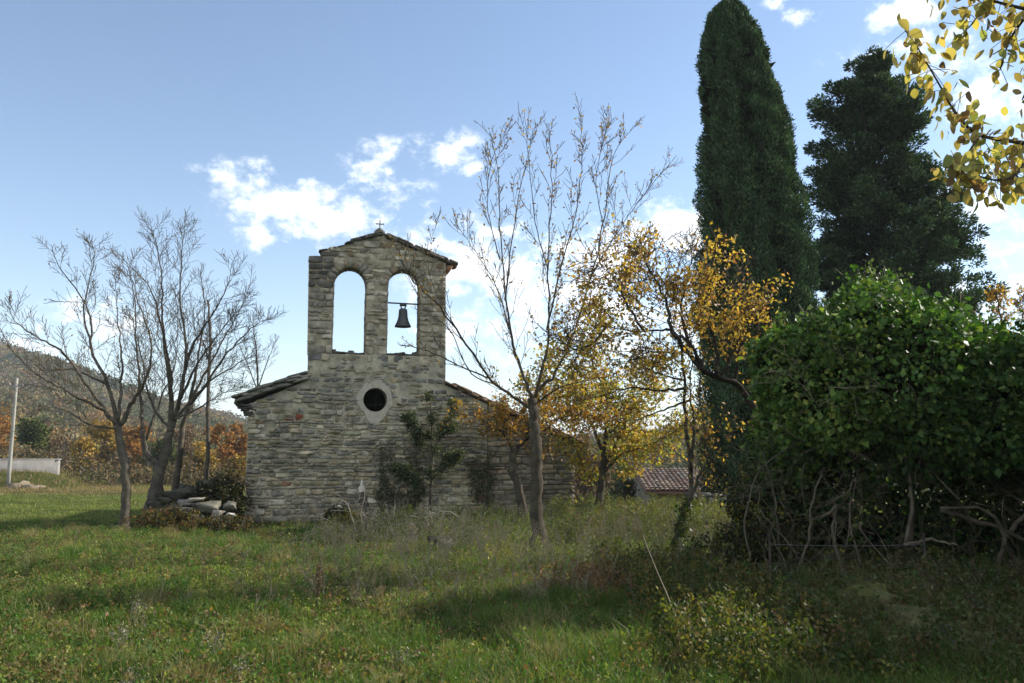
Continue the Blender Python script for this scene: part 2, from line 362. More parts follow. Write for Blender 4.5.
RX = np.array([-1200, -700, -400, -150, 0, 40, 90, 140, 190, 240, 300, 380, 480, 560, 620, 660, 700, 780, 900, 1100, 1500, 2500])
RY = np.array([395, 370, 345, 342, 355, 367, 384, 398, 412, 425, 436, 442, 444, 443, 440, 436, 432, 424, 410, 396, 385, 390])
def hill_z(bx, t, dist):
    """bx: picture column of the bearing; t 0 foot .. 1 ridge"""
    ry = np.interp(bx, RX, RY); zr = CAMH + 620 * (445 - ry) / FPX
    sh = sstep(0, 1, np.clip(t, 0, 1)) * .55 + np.clip(t, 0, 1) * .45
    back = np.clip(t - 1, 0, 1)
    z = -4 + (zr + 4) * sh * (1 - .35 * back)
    return z
def hill_pt(bx, t):
    th = np.arctan((bx - 512) / FPX)
    th = np.where(np.abs(bx - 512) > 800, np.sign(bx - 512) * (math.atan(800 / FPX) + (np.abs(bx - 512) - 800) / 1500), th)
    D = 110 + 510 * t; D = D / np.maximum(np.cos(th), .45) ** 1.0
    x = D * np.sin(th); y = D * np.cos(th)
    z = hill_z(bx, t, D)
    amp = np.clip(t * 3, 0, 1) * np.clip((1.25 - t) * 3, .35, 1)
    z = z + amp * (5 * wob(x, y, .018, 1) + 2.5 * wob(x, y, .05, 2)) * np.clip((z + 4) / 30, 0, 1)
    return np.stack([x, y, z], -1)
def build_hills():
    bx = np.concatenate([np.linspace(-1400, -100, 60), np.linspace(-90, 800, 220), np.linspace(810, 2600, 90)]); t = np.linspace(0, 1.8, 70)
    B, T = np.meshgrid(bx, t); V = hill_pt(B, T); n, m = B.shape
    i = np.arange(n - 1)[:, None] * m; j = np.arange(m - 1)[None]
    F = np.stack([i + j, i + j + 1, i + m + j + 1, i + m + j], -1).reshape(-1, 4)
    mb = MB(); mb.add(V, F, (.085, .075, .04)); mb.build('hills', attr_mat('hillside', 1, 0, 1, .4, .05, .02, .012), smooth=True, kind='structure')
build_hills()
def build_far_forest():
    rng = np.random.default_rng(5); mb = MB(); cs = []; sz = []; cl = []
    N = 5200
    bx = np.concatenate([rng.uniform(-260, 330, int(N * .62)), rng.uniform(330, 1300, N - int(N * .62))]); t = rng.uniform(.0, 1.06, N) ** .8
    base = hill_pt(bx, t); R = rng.uniform(2.2, 4.6, N)
    patch = wob(base[:, 0], base[:, 1], .022, 4)
    palette = np.array([(.13, .085, .048), (.15, .085, .04), (.12, .105, .07), (.045, .06, .03), (.07, .078, .035), (.16, .12, .055), (.10, .08, .06)])
    idx = np.where(patch > .25, rng.choice([3, 3, 4, 2], N), rng.choice([0, 1, 2, 4, 5, 6, 6], N))
    for k in range(N):
        m = 150 if t[k] < .35 else (80 if t[k] < .6 else 48)
        th = rng.uniform(0, 6.28, m); ph = np.arccos(rng.uniform(-.2, 1, m)); rr = R[k] * rng.uniform(.75, 1.05, m)
        cs.append(base[k] + np.stack([rr * np.sin(ph) * np.cos(th), rr * np.sin(ph) * np.sin(th), R[k] * .3 + 1.25 * rr * np.cos(ph)], -1)); sz.append(np.full(m, R[k] * (.20 if t[k] < .35 else (.28 if t[k] < .6 else .38))))
        cl.append(np.tile(palette[idx[k]] * np.array((1.25, 1.25, .95)) * rng.uniform(.75, 1.25), (m, 1)) * rng.uniform(.8, 1.2, (m, 1)))
    leaves(mb, np.concatenate(cs), np.concatenate(sz), rng, np.concatenate(cl), .9)
    o = mb.build('hillside_forest', M_far, kind='stuff'); tag(o, 'autumn woodland covering the far hillsides in brown and green', 'forest')
build_far_forest()

# ------------------------------------------------------------------ chapel
TH = math.radians(14); O0 = P(378, 518, 20.0)
def chapel_w(u, d, z): return np.array((O0[0] + u * math.cos(TH) - d * math.sin(TH), O0[1] + u * math.sin(TH) + d * math.cos(TH), z))
def scan(polys, z):
    xs = []
    for p in polys:
        for i in range(len(p)):
            (x0, z0), (x1, z1) = p[i], p[(i + 1) % len(p)]
            if (z0 <= z) != (z1 <= z): xs.append(x0 + (z - z0) / (z1 - z0) * (x1 - x0))
    xs.sort(); return [(xs[i], xs[i + 1]) for i in range(0, len(xs) - 1, 2)]
def stone_block(mb, x0, x1, z0, z1, prot, rng, col, fn, deep=.05, inset=.012, jit=.011):
    w, h = x1 - x0, z1 - z0
    cx, cz = (x0 + x1) / 2, (z0 + z1) / 2; a, b = w / 2, h / 2; c = min(w, h) * rng.uniform(.12, .3)
    ring = np.array([(-a + c, -b), (0, -b), (a - c, -b), (a, -b + c), (a, b - c), (a - c, b), (0, b), (-a + c, b), (-a, b - c), (-a, -b + c)])
    ring = ring + rng.normal(0, jit, ring.shape)
    ins = np.array((max(.3, 1 - inset * 2 / w), max(.3, 1 - inset * 2 / h)))
    mid = ring * (ins * .5 + .5); fr = ring * ins * (1 - .03)
    tx, tz = rng.normal(0, .016), rng.normal(0, .016)
    def plane(r, d): return [(cx + q[0], d + tx * q[0] / max(a, .05) * 1 + tz * q[1] / max(b, .05), cz + q[1]) for q in r]
    n = len(ring)
    V = plane(ring, deep) + plane(mid * 1.0, -prot * .55) + plane(fr, -prot)
    inner = fr * .5 + rng.normal(0, .004, fr.shape)
    V += [(x, y - rng.uniform(-.006, .012), z) for x, y, z in plane(inner, -prot)]
    V.append((cx, -prot - rng.uniform(0, .01), cz))
    V = np.array(V); F4 = []
    for k in range(3):
        for i in range(n): F4.append([k * n + i, k * n + (i + 1) % n, (k + 1) * n + (i + 1) % n, (k + 1) * n + i])
    F3 = [[3 * n + i, 3 * n + (i + 1) % n, 4 * n] for i in range(n)]
    off = mb.add(fn(V), F4, col); mb.face(F3, off)
STONES = [(.33, .28, .185), (.27, .235, .16), (.39, .335, .22), (.23, .205, .145), (.33, .265, .15), (.42, .37, .265), (.23, .205, .16), (.31, .26, .18), (.27, .25, .15), (.36, .29, .18), (.20, .19, .15)]
STONES = [tuple(np.array(c) * np.array((1.12, 1.14, 1.2))) for c in STONES]
def masonry(mb, polys, rng, fn, h=(.05, .12), ln=(.14, .42), prot=(.015, .045), cols=STONES, zr=None, gap=.014, protfn=None, special=None, skip=None, split=.28):
    zs = [q[1] for p in polys[:1] for q in p]; z = min(zs) if zr is None else zr[0]; zmax = max(zs) if zr is None else zr[1]
    cols = np.array(cols)
    while z < zmax - .02:
        hh = min(rng.uniform(*h), zmax - z)
        if zmax - z - hh < .03: hh = zmax - z
        for (a, b) in scan(polys, z + hh / 2):
            x = a
            while x < b - .02:
                w = rng.uniform(*ln) * (1 if rng.uniform() > .12 else 1.5)
                if b - x - w < ln[0] * .6: w = b - x
                pr = rng.uniform(*prot); zz0 = z + rng.uniform(0, .012); zz1 = z + hh - rng.uniform(0, .012)
                if protfn: pr *= protfn(x + w / 2, z + hh / 2)
                col = cols[rng.integers(len(cols))] * rng.uniform(.8, 1.2)
                if special is not None:
                    sp = special(x + w / 2, z + hh / 2)
                    if sp is not None: col = np.array(sp)
                if rng.uniform() < .005: col = np.array((.24, .135, .085)) * rng.uniform(.6, 1)
                if rng.uniform() > (.012 if skip is None else skip(x + w / 2, z + hh / 2)):
                    if hh > .10 and rng.uniform() < split:
                        m = z + hh * rng.uniform(.4, .6)
                        stone_block(mb, x + gap / 2, x + w - gap / 2, zz0, m - gap / 2, pr, rng, col, fn); stone_block(mb, x + gap / 2, x + w - gap / 2, m + gap / 2, zz1, pr * .9, rng, cols[rng.integers(len(cols))], fn)
                    else: stone_block(mb, x + gap / 2, x + w - gap / 2, zz0, zz1, pr, rng, col, fn)
                x += w
        z += hh
def slab_curve(polys, y0, y1, name, mat, parent, color=(.2, .19, .16)):
    """flat shape with holes, front at y0, back at y1 (local x-z plane)"""
    cu = bpy.data.curves.new(name, 'CURVE'); cu.dimensions = '2D'; cu.fill_mode = 'BOTH'; cu.extrude = abs(y1 - y0) / 2
    for p in polys:
        s = cu.splines.new('POLY'); s.points.add(len(p) - 1); s.use_cyclic_u = True
        for i, q in enumerate(p): s.points[i].co = (q[0], q[1], 0, 1)
    tmp = bpy.data.objects.new('tmp', cu); me = bpy.data.meshes.new_from_object(tmp); bpy.data.objects.remove(tmp); bpy.data.curves.remove(cu)
    R = Matrix.Rotation(math.radians(90), 4, 'X'); me.transform(R); me.transform(Matrix.Translation((0, (y0 + y1) / 2, 0)))
    me.name = name; me.materials.clear(); me.materials.append(mat)
    a = me.color_attributes.new('Col', 'FLOAT_COLOR', 'POINT'); a.data.foreach_set('color', np.tile((*color, 1), len(me.vertices)).astype(np.float32))
    o = bpy.data.objects.new(name, me); C.objects.link(o); o.parent = parent; return o
def arc(cx, cz, r, a0, a1, n, jit=0, rng=None):
    return [(cx + (r + (rng.normal(0, jit) if rng is not None else 0)) * math.cos(math.radians(a0 + (a1 - a0) * i / n)), cz + (r + (rng.normal(0, jit) if rng is not None else 0)) * math.sin(math.radians(a0 + (a1 - a0) * i / n))) for i in range(n + 1)]
def boxv(x0, x1, y0, y1, z0, z1):
    V = np.array([(x, y, z) for z in (z0, z1) for y in (y0, y1) for x in (x0, x1)], float)
    F = [[0, 2, 3, 1], [4, 5, 7, 6], [0, 1, 5, 4], [2, 6, 7, 3], [0, 4, 6, 2], [1, 3, 7, 5]]
    return V, F
def rough_slab(mb, c, dims, rng, col, R):
    """thin irregular stone slab, rim of 9 points; R: 3x3 orientation (x along length, z normal)"""
    n = 9; an = np.linspace(0, 2 * math.pi, n, endpoint=False) + rng.uniform(0, .5)
    sq = np.stack([np.clip(np.cos(an) * 1.35, -1, 1), np.clip(np.sin(an) * 1.35, -1, 1)], -1) * rng.uniform(.85, 1.05, (n, 1))
    t = dims[2] / 2
    lo = np.concatenate([sq * .97, np.full((n, 1), -1)], 1); hi = np.concatenate([sq * .95, np.full((n, 1), 1)], 1); md = np.concatenate([sq * 1.02, np.zeros((n, 1))], 1)
    V = np.concatenate([lo, md, hi, [[0, 0, -1]], [[0, 0, 1.15]]]) * np.array((dims[0] / 2, dims[1] / 2, t)) + np.array((0, 0, 1)) * rng.normal(0, .004, (3 * n + 2, 1))
    F4 = [[k * n + i, k * n + (i + 1) % n, (k + 1) * n + (i + 1) % n, (k + 1) * n + i] for k in range(2) for i in range(n)]
    F3 = [[i, 3 * n, (i + 1) % n] for i in range(n)] + [[2 * n + i, 2 * n + (i + 1) % n, 3 * n + 1] for i in range(n)]
    V = V @ np.array(R).T + np.array(c); off = mb.add(V, F4, col); mb.face(F3, off)

def build_chapel():
    rng = np.random.default_rng(11)
    ch = thing('chapel', 'ruined stone chapel with a two-arched bell gable and round window', 'chapel', (O0[0], O0[1], 0), TH)
    ident = lambda V: V
    # main facade ------------------------------------------------
    edge = [(-3.12, -.7), (-3.14, .8), (-3.15, 2.62), (-1.80, 3.22), (-1.80, 3.9)]
    low = edge + [(1.64, 3.9), (1.64, 3.17), (2.74, 2.70), (2.74, -.7)]
    OC = (-.13, 2.77, .30)
    ocu = arc(OC[0], OC[1], OC[2], 0, 345, 23)
    slab_curve([low, ocu], 0, .6, 'facade_core', M_mortar, ch, (.42, .375, .275))
    fm = MB()
    ocbig = arc(OC[0], OC[1], .40, 0, 345, 23)
    def pf(x, z):
        near = math.hypot(x - OC[0], (z - OC[1]) * .8)
        k = 1 - .75 * math.exp(-(near / .75) ** 2)
        if z > 2.9: k *= .45 + .35 * wob(x, z, 3)
        k *= .85 + .35 * wob(x, z, 2.2, 3)
        return max(.18, float(k))
    def sp(x, z):
        if abs(x + 2.05) < .2 and abs(z - 2.33) < .06: return (.24, .075, .04)
        if x < -2.75 and z > 2.1 and rng.uniform() < .35: return (.27, .17, .09)
        if z > 2.75 and rng.uniform() < .5: return np.array((.24, .235, .205)) * rng.uniform(.7, 1.05)
        return None
    def wave(V):
        V = np.array(V); k = np.clip(1 - np.abs(V[:, 0] + .2) / 3.0, .0, 1) ** .5; V[:, 2] += (.045 * wob(V[:, 0], V[:, 2] * .6, 1.1, 3) + .018 * wob(V[:, 0], V[:, 2], 3.1, 5)) * k * (V[:, 2] < 3.0); return V
    def skipf(x, z):
        k = .01 + .38 * sstep(2.55, 3.1, z + .35 * wob(x, z, 2.1, 6)) + .35 * sstep(.35, .8, wob(x, z, 1.5, 8))
        return float(min(.62, k))
    masonry(fm, [low, ocbig], rng, wave, (.06, .17), (.09, .36), (.012, .065), split=.2, protfn=pf, special=sp, skip=skipf)
    facade = fm.build('facade_wall', M_stone, ch)
    # annex to the right, with larger squarer courses
    ax = [(2.75, -.7), (2.75, 2.68), (5.10, 1.66), (5.12, .6), (5.14, -.7)]
    slab_curve([ax], .05, .6, 'annex_core', M_mortar, ch, (.17, .15, .115))
    am = MB(); masonry(am, [ax], rng, lambda V: V + np.array((0, .05, 0)), (.09, .2), (.2, .6), (.02, .05), cols=[(.25, .21, .15), (.21, .18, .135), (.30, .25, .175), (.18, .155, .125), (.26, .20, .135), (.33, .28, .21)], gap=.02)
    # its end face
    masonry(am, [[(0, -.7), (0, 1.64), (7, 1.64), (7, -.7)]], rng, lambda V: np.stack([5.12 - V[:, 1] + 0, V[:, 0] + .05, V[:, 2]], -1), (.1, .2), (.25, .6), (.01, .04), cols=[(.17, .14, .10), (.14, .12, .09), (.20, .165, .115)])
    am.build('annex_wall', M_stone, ch)
    # side and rear walls
    sw = MB(); se = MB()
    V, F = boxv(-3.1, -2.6, .602, 7.2, -.7, 2.6); sw.add(V, F, (.16, .15, .12))
    V, F = boxv(4.6, 5.08, .602, 7.2, -.7, 1.62); se.add(V, F, (.13, .12, .09))
    masonry(sw, [[(0, -.7), (0, 2.6), (7.1, 2.6), (7.1, -.7)]], rng, lambda V: np.stack([-3.1 + V[:, 1], V[:, 0] + .05, V[:, 2]], -1), (.07, .15), (.2, .5), (.02, .05))
    sw.build('side_wall', M_stone, ch); se.build('side_wall', M_stone, ch)
    rw = slab_curve([[(-3.12, -.7), (-3.14, 2.6), (-.1, 3.9), (5.1, 1.62), (5.1, -.7)]], 7.2, 7.7, 'rear_wall', M_stone, ch, (.16, .15, .12))
    # oculus surround: a smear of lime plaster round the hole
    out = arc(OC[0] - .02, OC[1], .44, 0, 350, 35, .018, rng)
    out = [(x, z + .035 * math.sin(x * 11) + .02 * math.sin(x * 31 + 1) - (.14 * math.exp(-((x - OC[0] - .03) / .26) ** 4) if z < OC[1] else 0) + (.07 * math.exp(-((x - OC[0] - .06) / .14) ** 2) if z > OC[1] else 0)) for x, z in out]
    slab_curve([out, arc(OC[0], OC[1], .298, 0, 345, 23)], -.028, .02, 'oculus_surround', M_plaster, ch, (.42, .385, .30))
    gb = MB()
    for x in (OC[0] + .02,): tube(gb, [(x, .12, OC[1] - .3), (x, .12, OC[1] + .3)], .006, 4, (.03, .03, .03))
    tube(gb, [(OC[0] - .3, .12, OC[1] - .12), (OC[0] + .3, .12, OC[1] - .12)], .006, 4, (.03, .03, .03)); gb.build('window_bar', M_metal, ch)
    # belfry -----------------------------------------------------
    def arch(x0, x1, sill, spr):
        r = (x1 - x0) / 2; cx = (x0 + x1) / 2
        return [(x0, sill), (x1, sill)] + [(cx + r * math.cos(math.radians(a)), spr + r * 1.08 * math.sin(math.radians(a))) for a in range(0, 181, 9)]
    A1 = arch(-1.22, -.41, 3.902, 5.71); A2 = arch(.13, .96, 3.902, 5.71)
    def arch_open(x0, x1, spr):
        r = (x1 - x0) / 2; cx = (x0 + x1) / 2
        return [(cx + r * math.cos(math.radians(a)), spr + r * 1.08 * math.sin(math.radians(a))) for a in range(0, 181, 9)]
    # outline goes round the piers so that the openings are open at the sill
    bel = [(-1.82, 3.902), (-1.86, 6.36), (-1.57, 6.35), (-1.56, 6.5), (-1.2, 6.64), (-.82, 6.74), (-.12, 7.0), (1.62, 6.37), (1.64, 3.902), (.96, 3.902)] + arch_open(.13, .96, 5.71) + [(.13, 3.902), (-.41, 3.902)] + arch_open(-1.22, -.41, 5.71) + [(-1.22, 3.902)]
    slab_curve([bel], .02, .55, 'belfry_core', M_mortar, ch, (.36, .31, .215))
    bm_ = MB()
    bc = [(.42, .37, .27), (.36, .315, .23), (.46, .41, .30), (.32, .28, .21), (.48, .43, .33), (.38, .32, .22)]
    def bpf(x, z):
        if x < -1.25: return 1.2
        return max(.3, .8 + .4 * wob(x, z, 3, 5))
    def bsp(x, z):
        if x < -1.2 and z > 5.6: return np.array((.12, .112, .092)) * rng.uniform(.7, 1.5)
        if x < -1.5 and z < 5.6: return np.array((.35, .315, .24)) * rng.uniform(.75, 1.1)
        if z > 6.1 and rng.uniform() < .2: return (.24, .18, .10)
        return None
    masonry(bm_, [bel], rng, lambda V: V + np.array((0, .02, 0)), (.10, .22), (.17, .44), (.010, .034), cols=bc, gap=.014, split=.08, protfn=bpf, special=bsp, skip=lambda x, z: .05 + .25 * float(sstep(.1, .6, wob(x, z, 1.9, 2))) * (x > -1.2))
    # voussoirs: ring of narrow stones lining each arch, and the reveals
    for (x0, x1) in ((-1.22, -.41), (.13, .96)):
        r = (x1 - x0) / 2; cx = (x0 + x1) / 2; nv = 13
        for k in range(nv):
            a0 = math.radians(180 * k / nv + .6); a1 = math.radians(180 * (k + 1) / nv - .6); ro = r + rng.uniform(.16, .21); ri = r - .012
            pr = .018 + rng.uniform(0, .016) ; col = np.array((.33, .26, .175) if rng.uniform() < .5 else (.30, .27, .20)) * rng.uniform(.75, 1.15)
            c4 = [(cx + q * math.cos(a), 5.71 + q * 1.08 * math.sin(a)) for q, a in ((ri, a0), (ro, a0), (ro, a1), (ri, a1))]
            V = [(x, .02 - pr, z) for x, z in c4] + [(x, .54, z) for x, z in c4]
            bm_.add(V, [[0, 3, 2, 1], [0, 1, 5, 4], [1, 2, 6, 5], [2, 3, 7, 6], [3, 0, 4, 7], [4, 5, 6, 7]], col)
        z = 3.92
        while z < 5.68:
            hh = rng.uniform(.09, .2)
            for x, s in ((x0, 1), (x1, -1)):
                V, F = boxv(min(x - s * .03, x + s * .012), max(x - s * .03, x + s * .012), .03, .54, z, min(z + hh - .01, 5.70)); V += rng.normal(0, .005, V.shape); bm_.add(V, F, np.array((.27, .22, .15)) * rng.uniform(.7, 1.1))
            z += hh
    bel_o = bm_.build('belfry_wall', M_stone_clean, ch)
    # loose stones on the sills and the broken left shoulder
    for (x0, x1) in ((-1.2, -.42), (.15, .95)):
        for k in range(7):
            x = x0 + (x1 - x0) * (k + .5) / 7 + rng.normal(0, .02)
            ls = MB(); rough_slab(ls, (x, rng.uniform(.12, .4), 3.925 + rng.uniform(0, .03)), (rng.uniform(.14, .3), rng.uniform(.2, .34), rng.uniform(.03, .08)), rng, np.array((.14, .13, .105)) * rng.uniform(.6, 1.2), Matrix.Rotation(rng.normal(0, .12), 3, 'Y') @ Matrix.Rotation(rng.uniform(0, 3), 3, 'Z')); ls.build('sill_stone', M_stone, ch)
    for (x, z, w, h) in ((-1.17, 3.98, .1, .1), (-.75, 3.97, .16, .08), (.85, 3.97, .12, .09), (.5, 3.96, .25, .07), (-1.88, 3.4, .14, .05)):
        ls = MB(); rough_slab(ls, (x, .2, z), (w, .2, h), rng, (.10, .095, .08), Matrix.Rotation(rng.normal(0, .1), 3, 'Y')); ls.build('sill_stone', M_stone, ch)
    # belfry roof
    br = MB()
    def run(mb, xa, za, xb, zb, y0, y1, n, th, over, col, rows=3, layer=2):
        sl = math.atan2(zb - za, xb - xa); L = math.hypot(xb - xa, zb - za)
        R = np.array(Matrix.Rotation(-sl, 3, 'Y'))
        nrm = R @ np.array((0, 0, 1)); tn = R @ np.array((1, 0, 0))
        for ly in range(layer):
            for k in range(n):
                for r in range(rows):
                    t = (k + .5 + rng.normal(0, .1) + .5 * (ly % 2)) / n
                    if t > 1.02: continue
                    yy = y0 + (y1 - y0) * (r + .5 + rng.normal(0, .05)) / rows
                    c = np.array((xa, yy, za)) + tn * L * t + nrm * (th * .5 + ly * th * .9)
                    rough_slab(mb, c, (L / n * rng.uniform(1.05, 1.45), (y1 - y0) / rows * rng.uniform(1.02, 1.2), th * rng.uniform(.8, 1.15)), rng, np.array(col) * rng.uniform(.65, 1.25), R @ np.array(Matrix.Rotation(rng.normal(0, .03) + .04, 3, 'Y')))
    run(br, -.95, 6.71, -.08, 7.01, -.07, .62, 4, .05, 0, (.13, .12, .10), 2)
    run(br, -1.56, 6.5, -1.0, 6.67, .0, .55, 3, .035, 0, (.10, .095, .08), 2, 1)
    run(br, -.05, 7.02, 1.80, 6.34, -.08, .62, 8, .05, 0, (.17, .145, .115), 2)
    br.build('belfry_roof', M_slab, ch)
    cb = MB(); V, F = boxv(1.64, 1.82, -.03, .56, 6.14, 6.30); V[[1, 3], 0] -= .1; cb.add(V, F, (.34, .17, .09)); cb.build('eave_corbel', M_stone_clean, ch)
    # cross on its pedestal
    pd = MB()
    for (w, z0, z1) in ((.24, 7.07, 7.15), (.17, 7.15, 7.20), (.1, 7.20, 7.24)):
        V, F = boxv(-.1 - w / 2 * 1.1, -.1 + w / 2 * 1.1, .27 - w / 2, .27 + w / 2, z0, z1 + .004); V += rng.normal(0, .008, V.shape); pd.add(V, F, np.array((.15, .14, .115)))
    ped = pd.build('finial_base', M_slab, ch)
    cr = MB(); tube(cr, [(-.09, .27, 7.2), (-.09, .27, 7.46)], .014, 6, (.03, .03, .03)); tube(cr, [(-.18, .27, 7.375), (0, .27, 7.375)], .014, 6, (.03, .03, .03))
    for q in ((-.18, 7.375), (0, 7.375), (-.09, 7.46)): rock_mesh(cr, (q[0], .27, q[1]), (.045, .035, .045), rng, (.03, .03, .03), sub=1)
    cr.build('cross', M_metal, ch)
    bb = MB(); tube(bb, [(.10, .28, 5.30), (1.0, .28, 5.29)], .02, 7, (.07, .06, .05)); bb.build('bell_beam', M_bark, ch)
    # main roof ---------------------------------------------------
    deck = MB()
    for (xa, za, xb, zb) in ((-3.28, 2.63, -.1, 3.93), (-.1, 3.93, 5.2, 1.66)):
        V = [(xa, .61, za - .03), (xb, .61, zb - .03), (xb, 7.8, zb - .03), (xa, 7.8, za - .03)]; V2 = [(x, y, z + .06) for x, y, z in V]
        deck.add(V + V2, [[0, 3, 2, 1], [4, 5, 6, 7], [0, 1, 5, 4], [1, 2, 6, 5], [2, 3, 7, 6], [3, 0, 4, 7]], (.12, .1, .08))
    deck.build('roof_deck', M_slab, ch)
    rl = MB(); run(rl, -3.46, 2.66, -1.83, 3.24, -.16, 1.0, 5, .062, 0, (.22, .205, .165), 2, 3)
    run(rl, -3.0, 2.98, -1.86, 3.40, -.1, 1.0, 3, .05, 0, (.17, .16, .13), 2, 1)
    run(rl, -3.46, 2.62, -.15, 3.93, .7, 7.85, 11, .05, 0, (.14, .13, .11), 12, 1)
    # corbelled slabs under the left eave
    for k, (dx, z) in enumerate(((.26, 2.60), (.22, 2.545), (.17, 2.49), (.11, 2.43), (.07, 2.37))):
        rough_slab(rl, (-3.12 - dx / 2 + .05, .25, z), (dx + .22, .6, .05), rng, np.array((.07, .065, .055)) * rng.uniform(.8, 1.2), np.eye(3))
    rl.build('roof_slope', M_slab, ch)
    rr = MB(); run(rr, 1.66, 3.20, 5.24, 1.68, -.08, 1.0, 13, .055, 0, (.25, .17, .12), 2, 2)
    run(rr, -.05, 3.96, 5.24, 1.70, .8, 7.85, 16, .05, 0, (.24, .16, .115), 12, 1); rr.build('roof_slope', M_slab, ch)
    return ch
build_chapel()

def build_bell():
    rng = np.random.default_rng(3); w = chapel_w(.555, .28, 0)
    b = thing('bell', 'small dark bronze bell hanging in the right arch of the bell gable', 'bell', (w[0], w[1], 4.68), TH); b.scale = (1.15, 1.15, 1.15)
    prof = [(.0, .42), (.05, .42), (.085, .405), (.098, .36), (.10, .30), (.108, .22), (.125, .15), (.152, .08), (.178, .03), (.185, .0), (.17, .0), (.14, .06), (.1, .15), (.085, .3), (.0, .36)]
    n = 28; an = np.linspace(0, 2 * math.pi, n, endpoint=False)
    V = np.array([(r * math.cos(a), r * math.sin(a), z) for r, z in prof for a in an]); F = [[k * n + i, k * n + (i + 1) % n, (k + 1) * n + (i + 1) % n, (k + 1) * n + i] for k in range(len(prof) - 1) for i in range(n)]
    m = MB(); m.add(V, F, (.05, .052, .05)); m.build('bell_body', M_metal, b, True)
    h = MB(); 
    for x in (-.05, .05): tube(h, smooth_path([(x * .6, 0, .41), (x, 0, .46), (x * .9, 0, .5), (x * .5, 0, .55)], 8), .014, 6, (.045, .04, .035))
    V, F = boxv(-.075, .075, -.03, .03, .475, .525); h.add(V, F, (.05, .045, .04)); h.build('hanger', M_metal, b)
    c = MB(); tube(c, [(0, 0, .35), (0.01, 0, .02)], .01, 5, (.04, .04, .04)); rock_mesh(c, (.01, 0, 0), (.05, .05, .06), rng, (.04, .04, .04), sub=2, blocky=0); c.build('clapper', M_metal, b)
build_bell()

# ------------------------------------------------------------------ farmhouse and outbuilding behind
def tiled(mb, o, ux, uy, nx, ny, w, l, rng, col):
    """rows of half-round tiles: o corner at eave, ux along eave, uy up slope"""
    o = np.array(o, float); ux = unit(np.array(ux, float)); uy = unit(np.array(uy, float)); nz = np.cross(ux, uy)
    if nz[2] < 0: nz = -nz
    an = np.linspace(0, math.pi, 6)
    for i in range(nx):
        for j in range(ny):
            c0 = o + ux * (w * (i + .5)) + uy * (l * j * .9); jit = rng.normal(0, .01)
            ring = lambda c, r: [c + ux * (r * math.cos(a)) + nz * (r * .8 * math.sin(a)) for a in an]
            V = np.array(ring(c0 + nz * (.05 + jit), w * .46) + ring(c0 + uy * l + nz * (.015 + jit), w * .40))
            mb.add(V, [[k, k + 1, k + 7, k + 6] for k in range(5)], np.array(col[rng.integers(len(col))]) * rng.uniform(.75, 1.2))
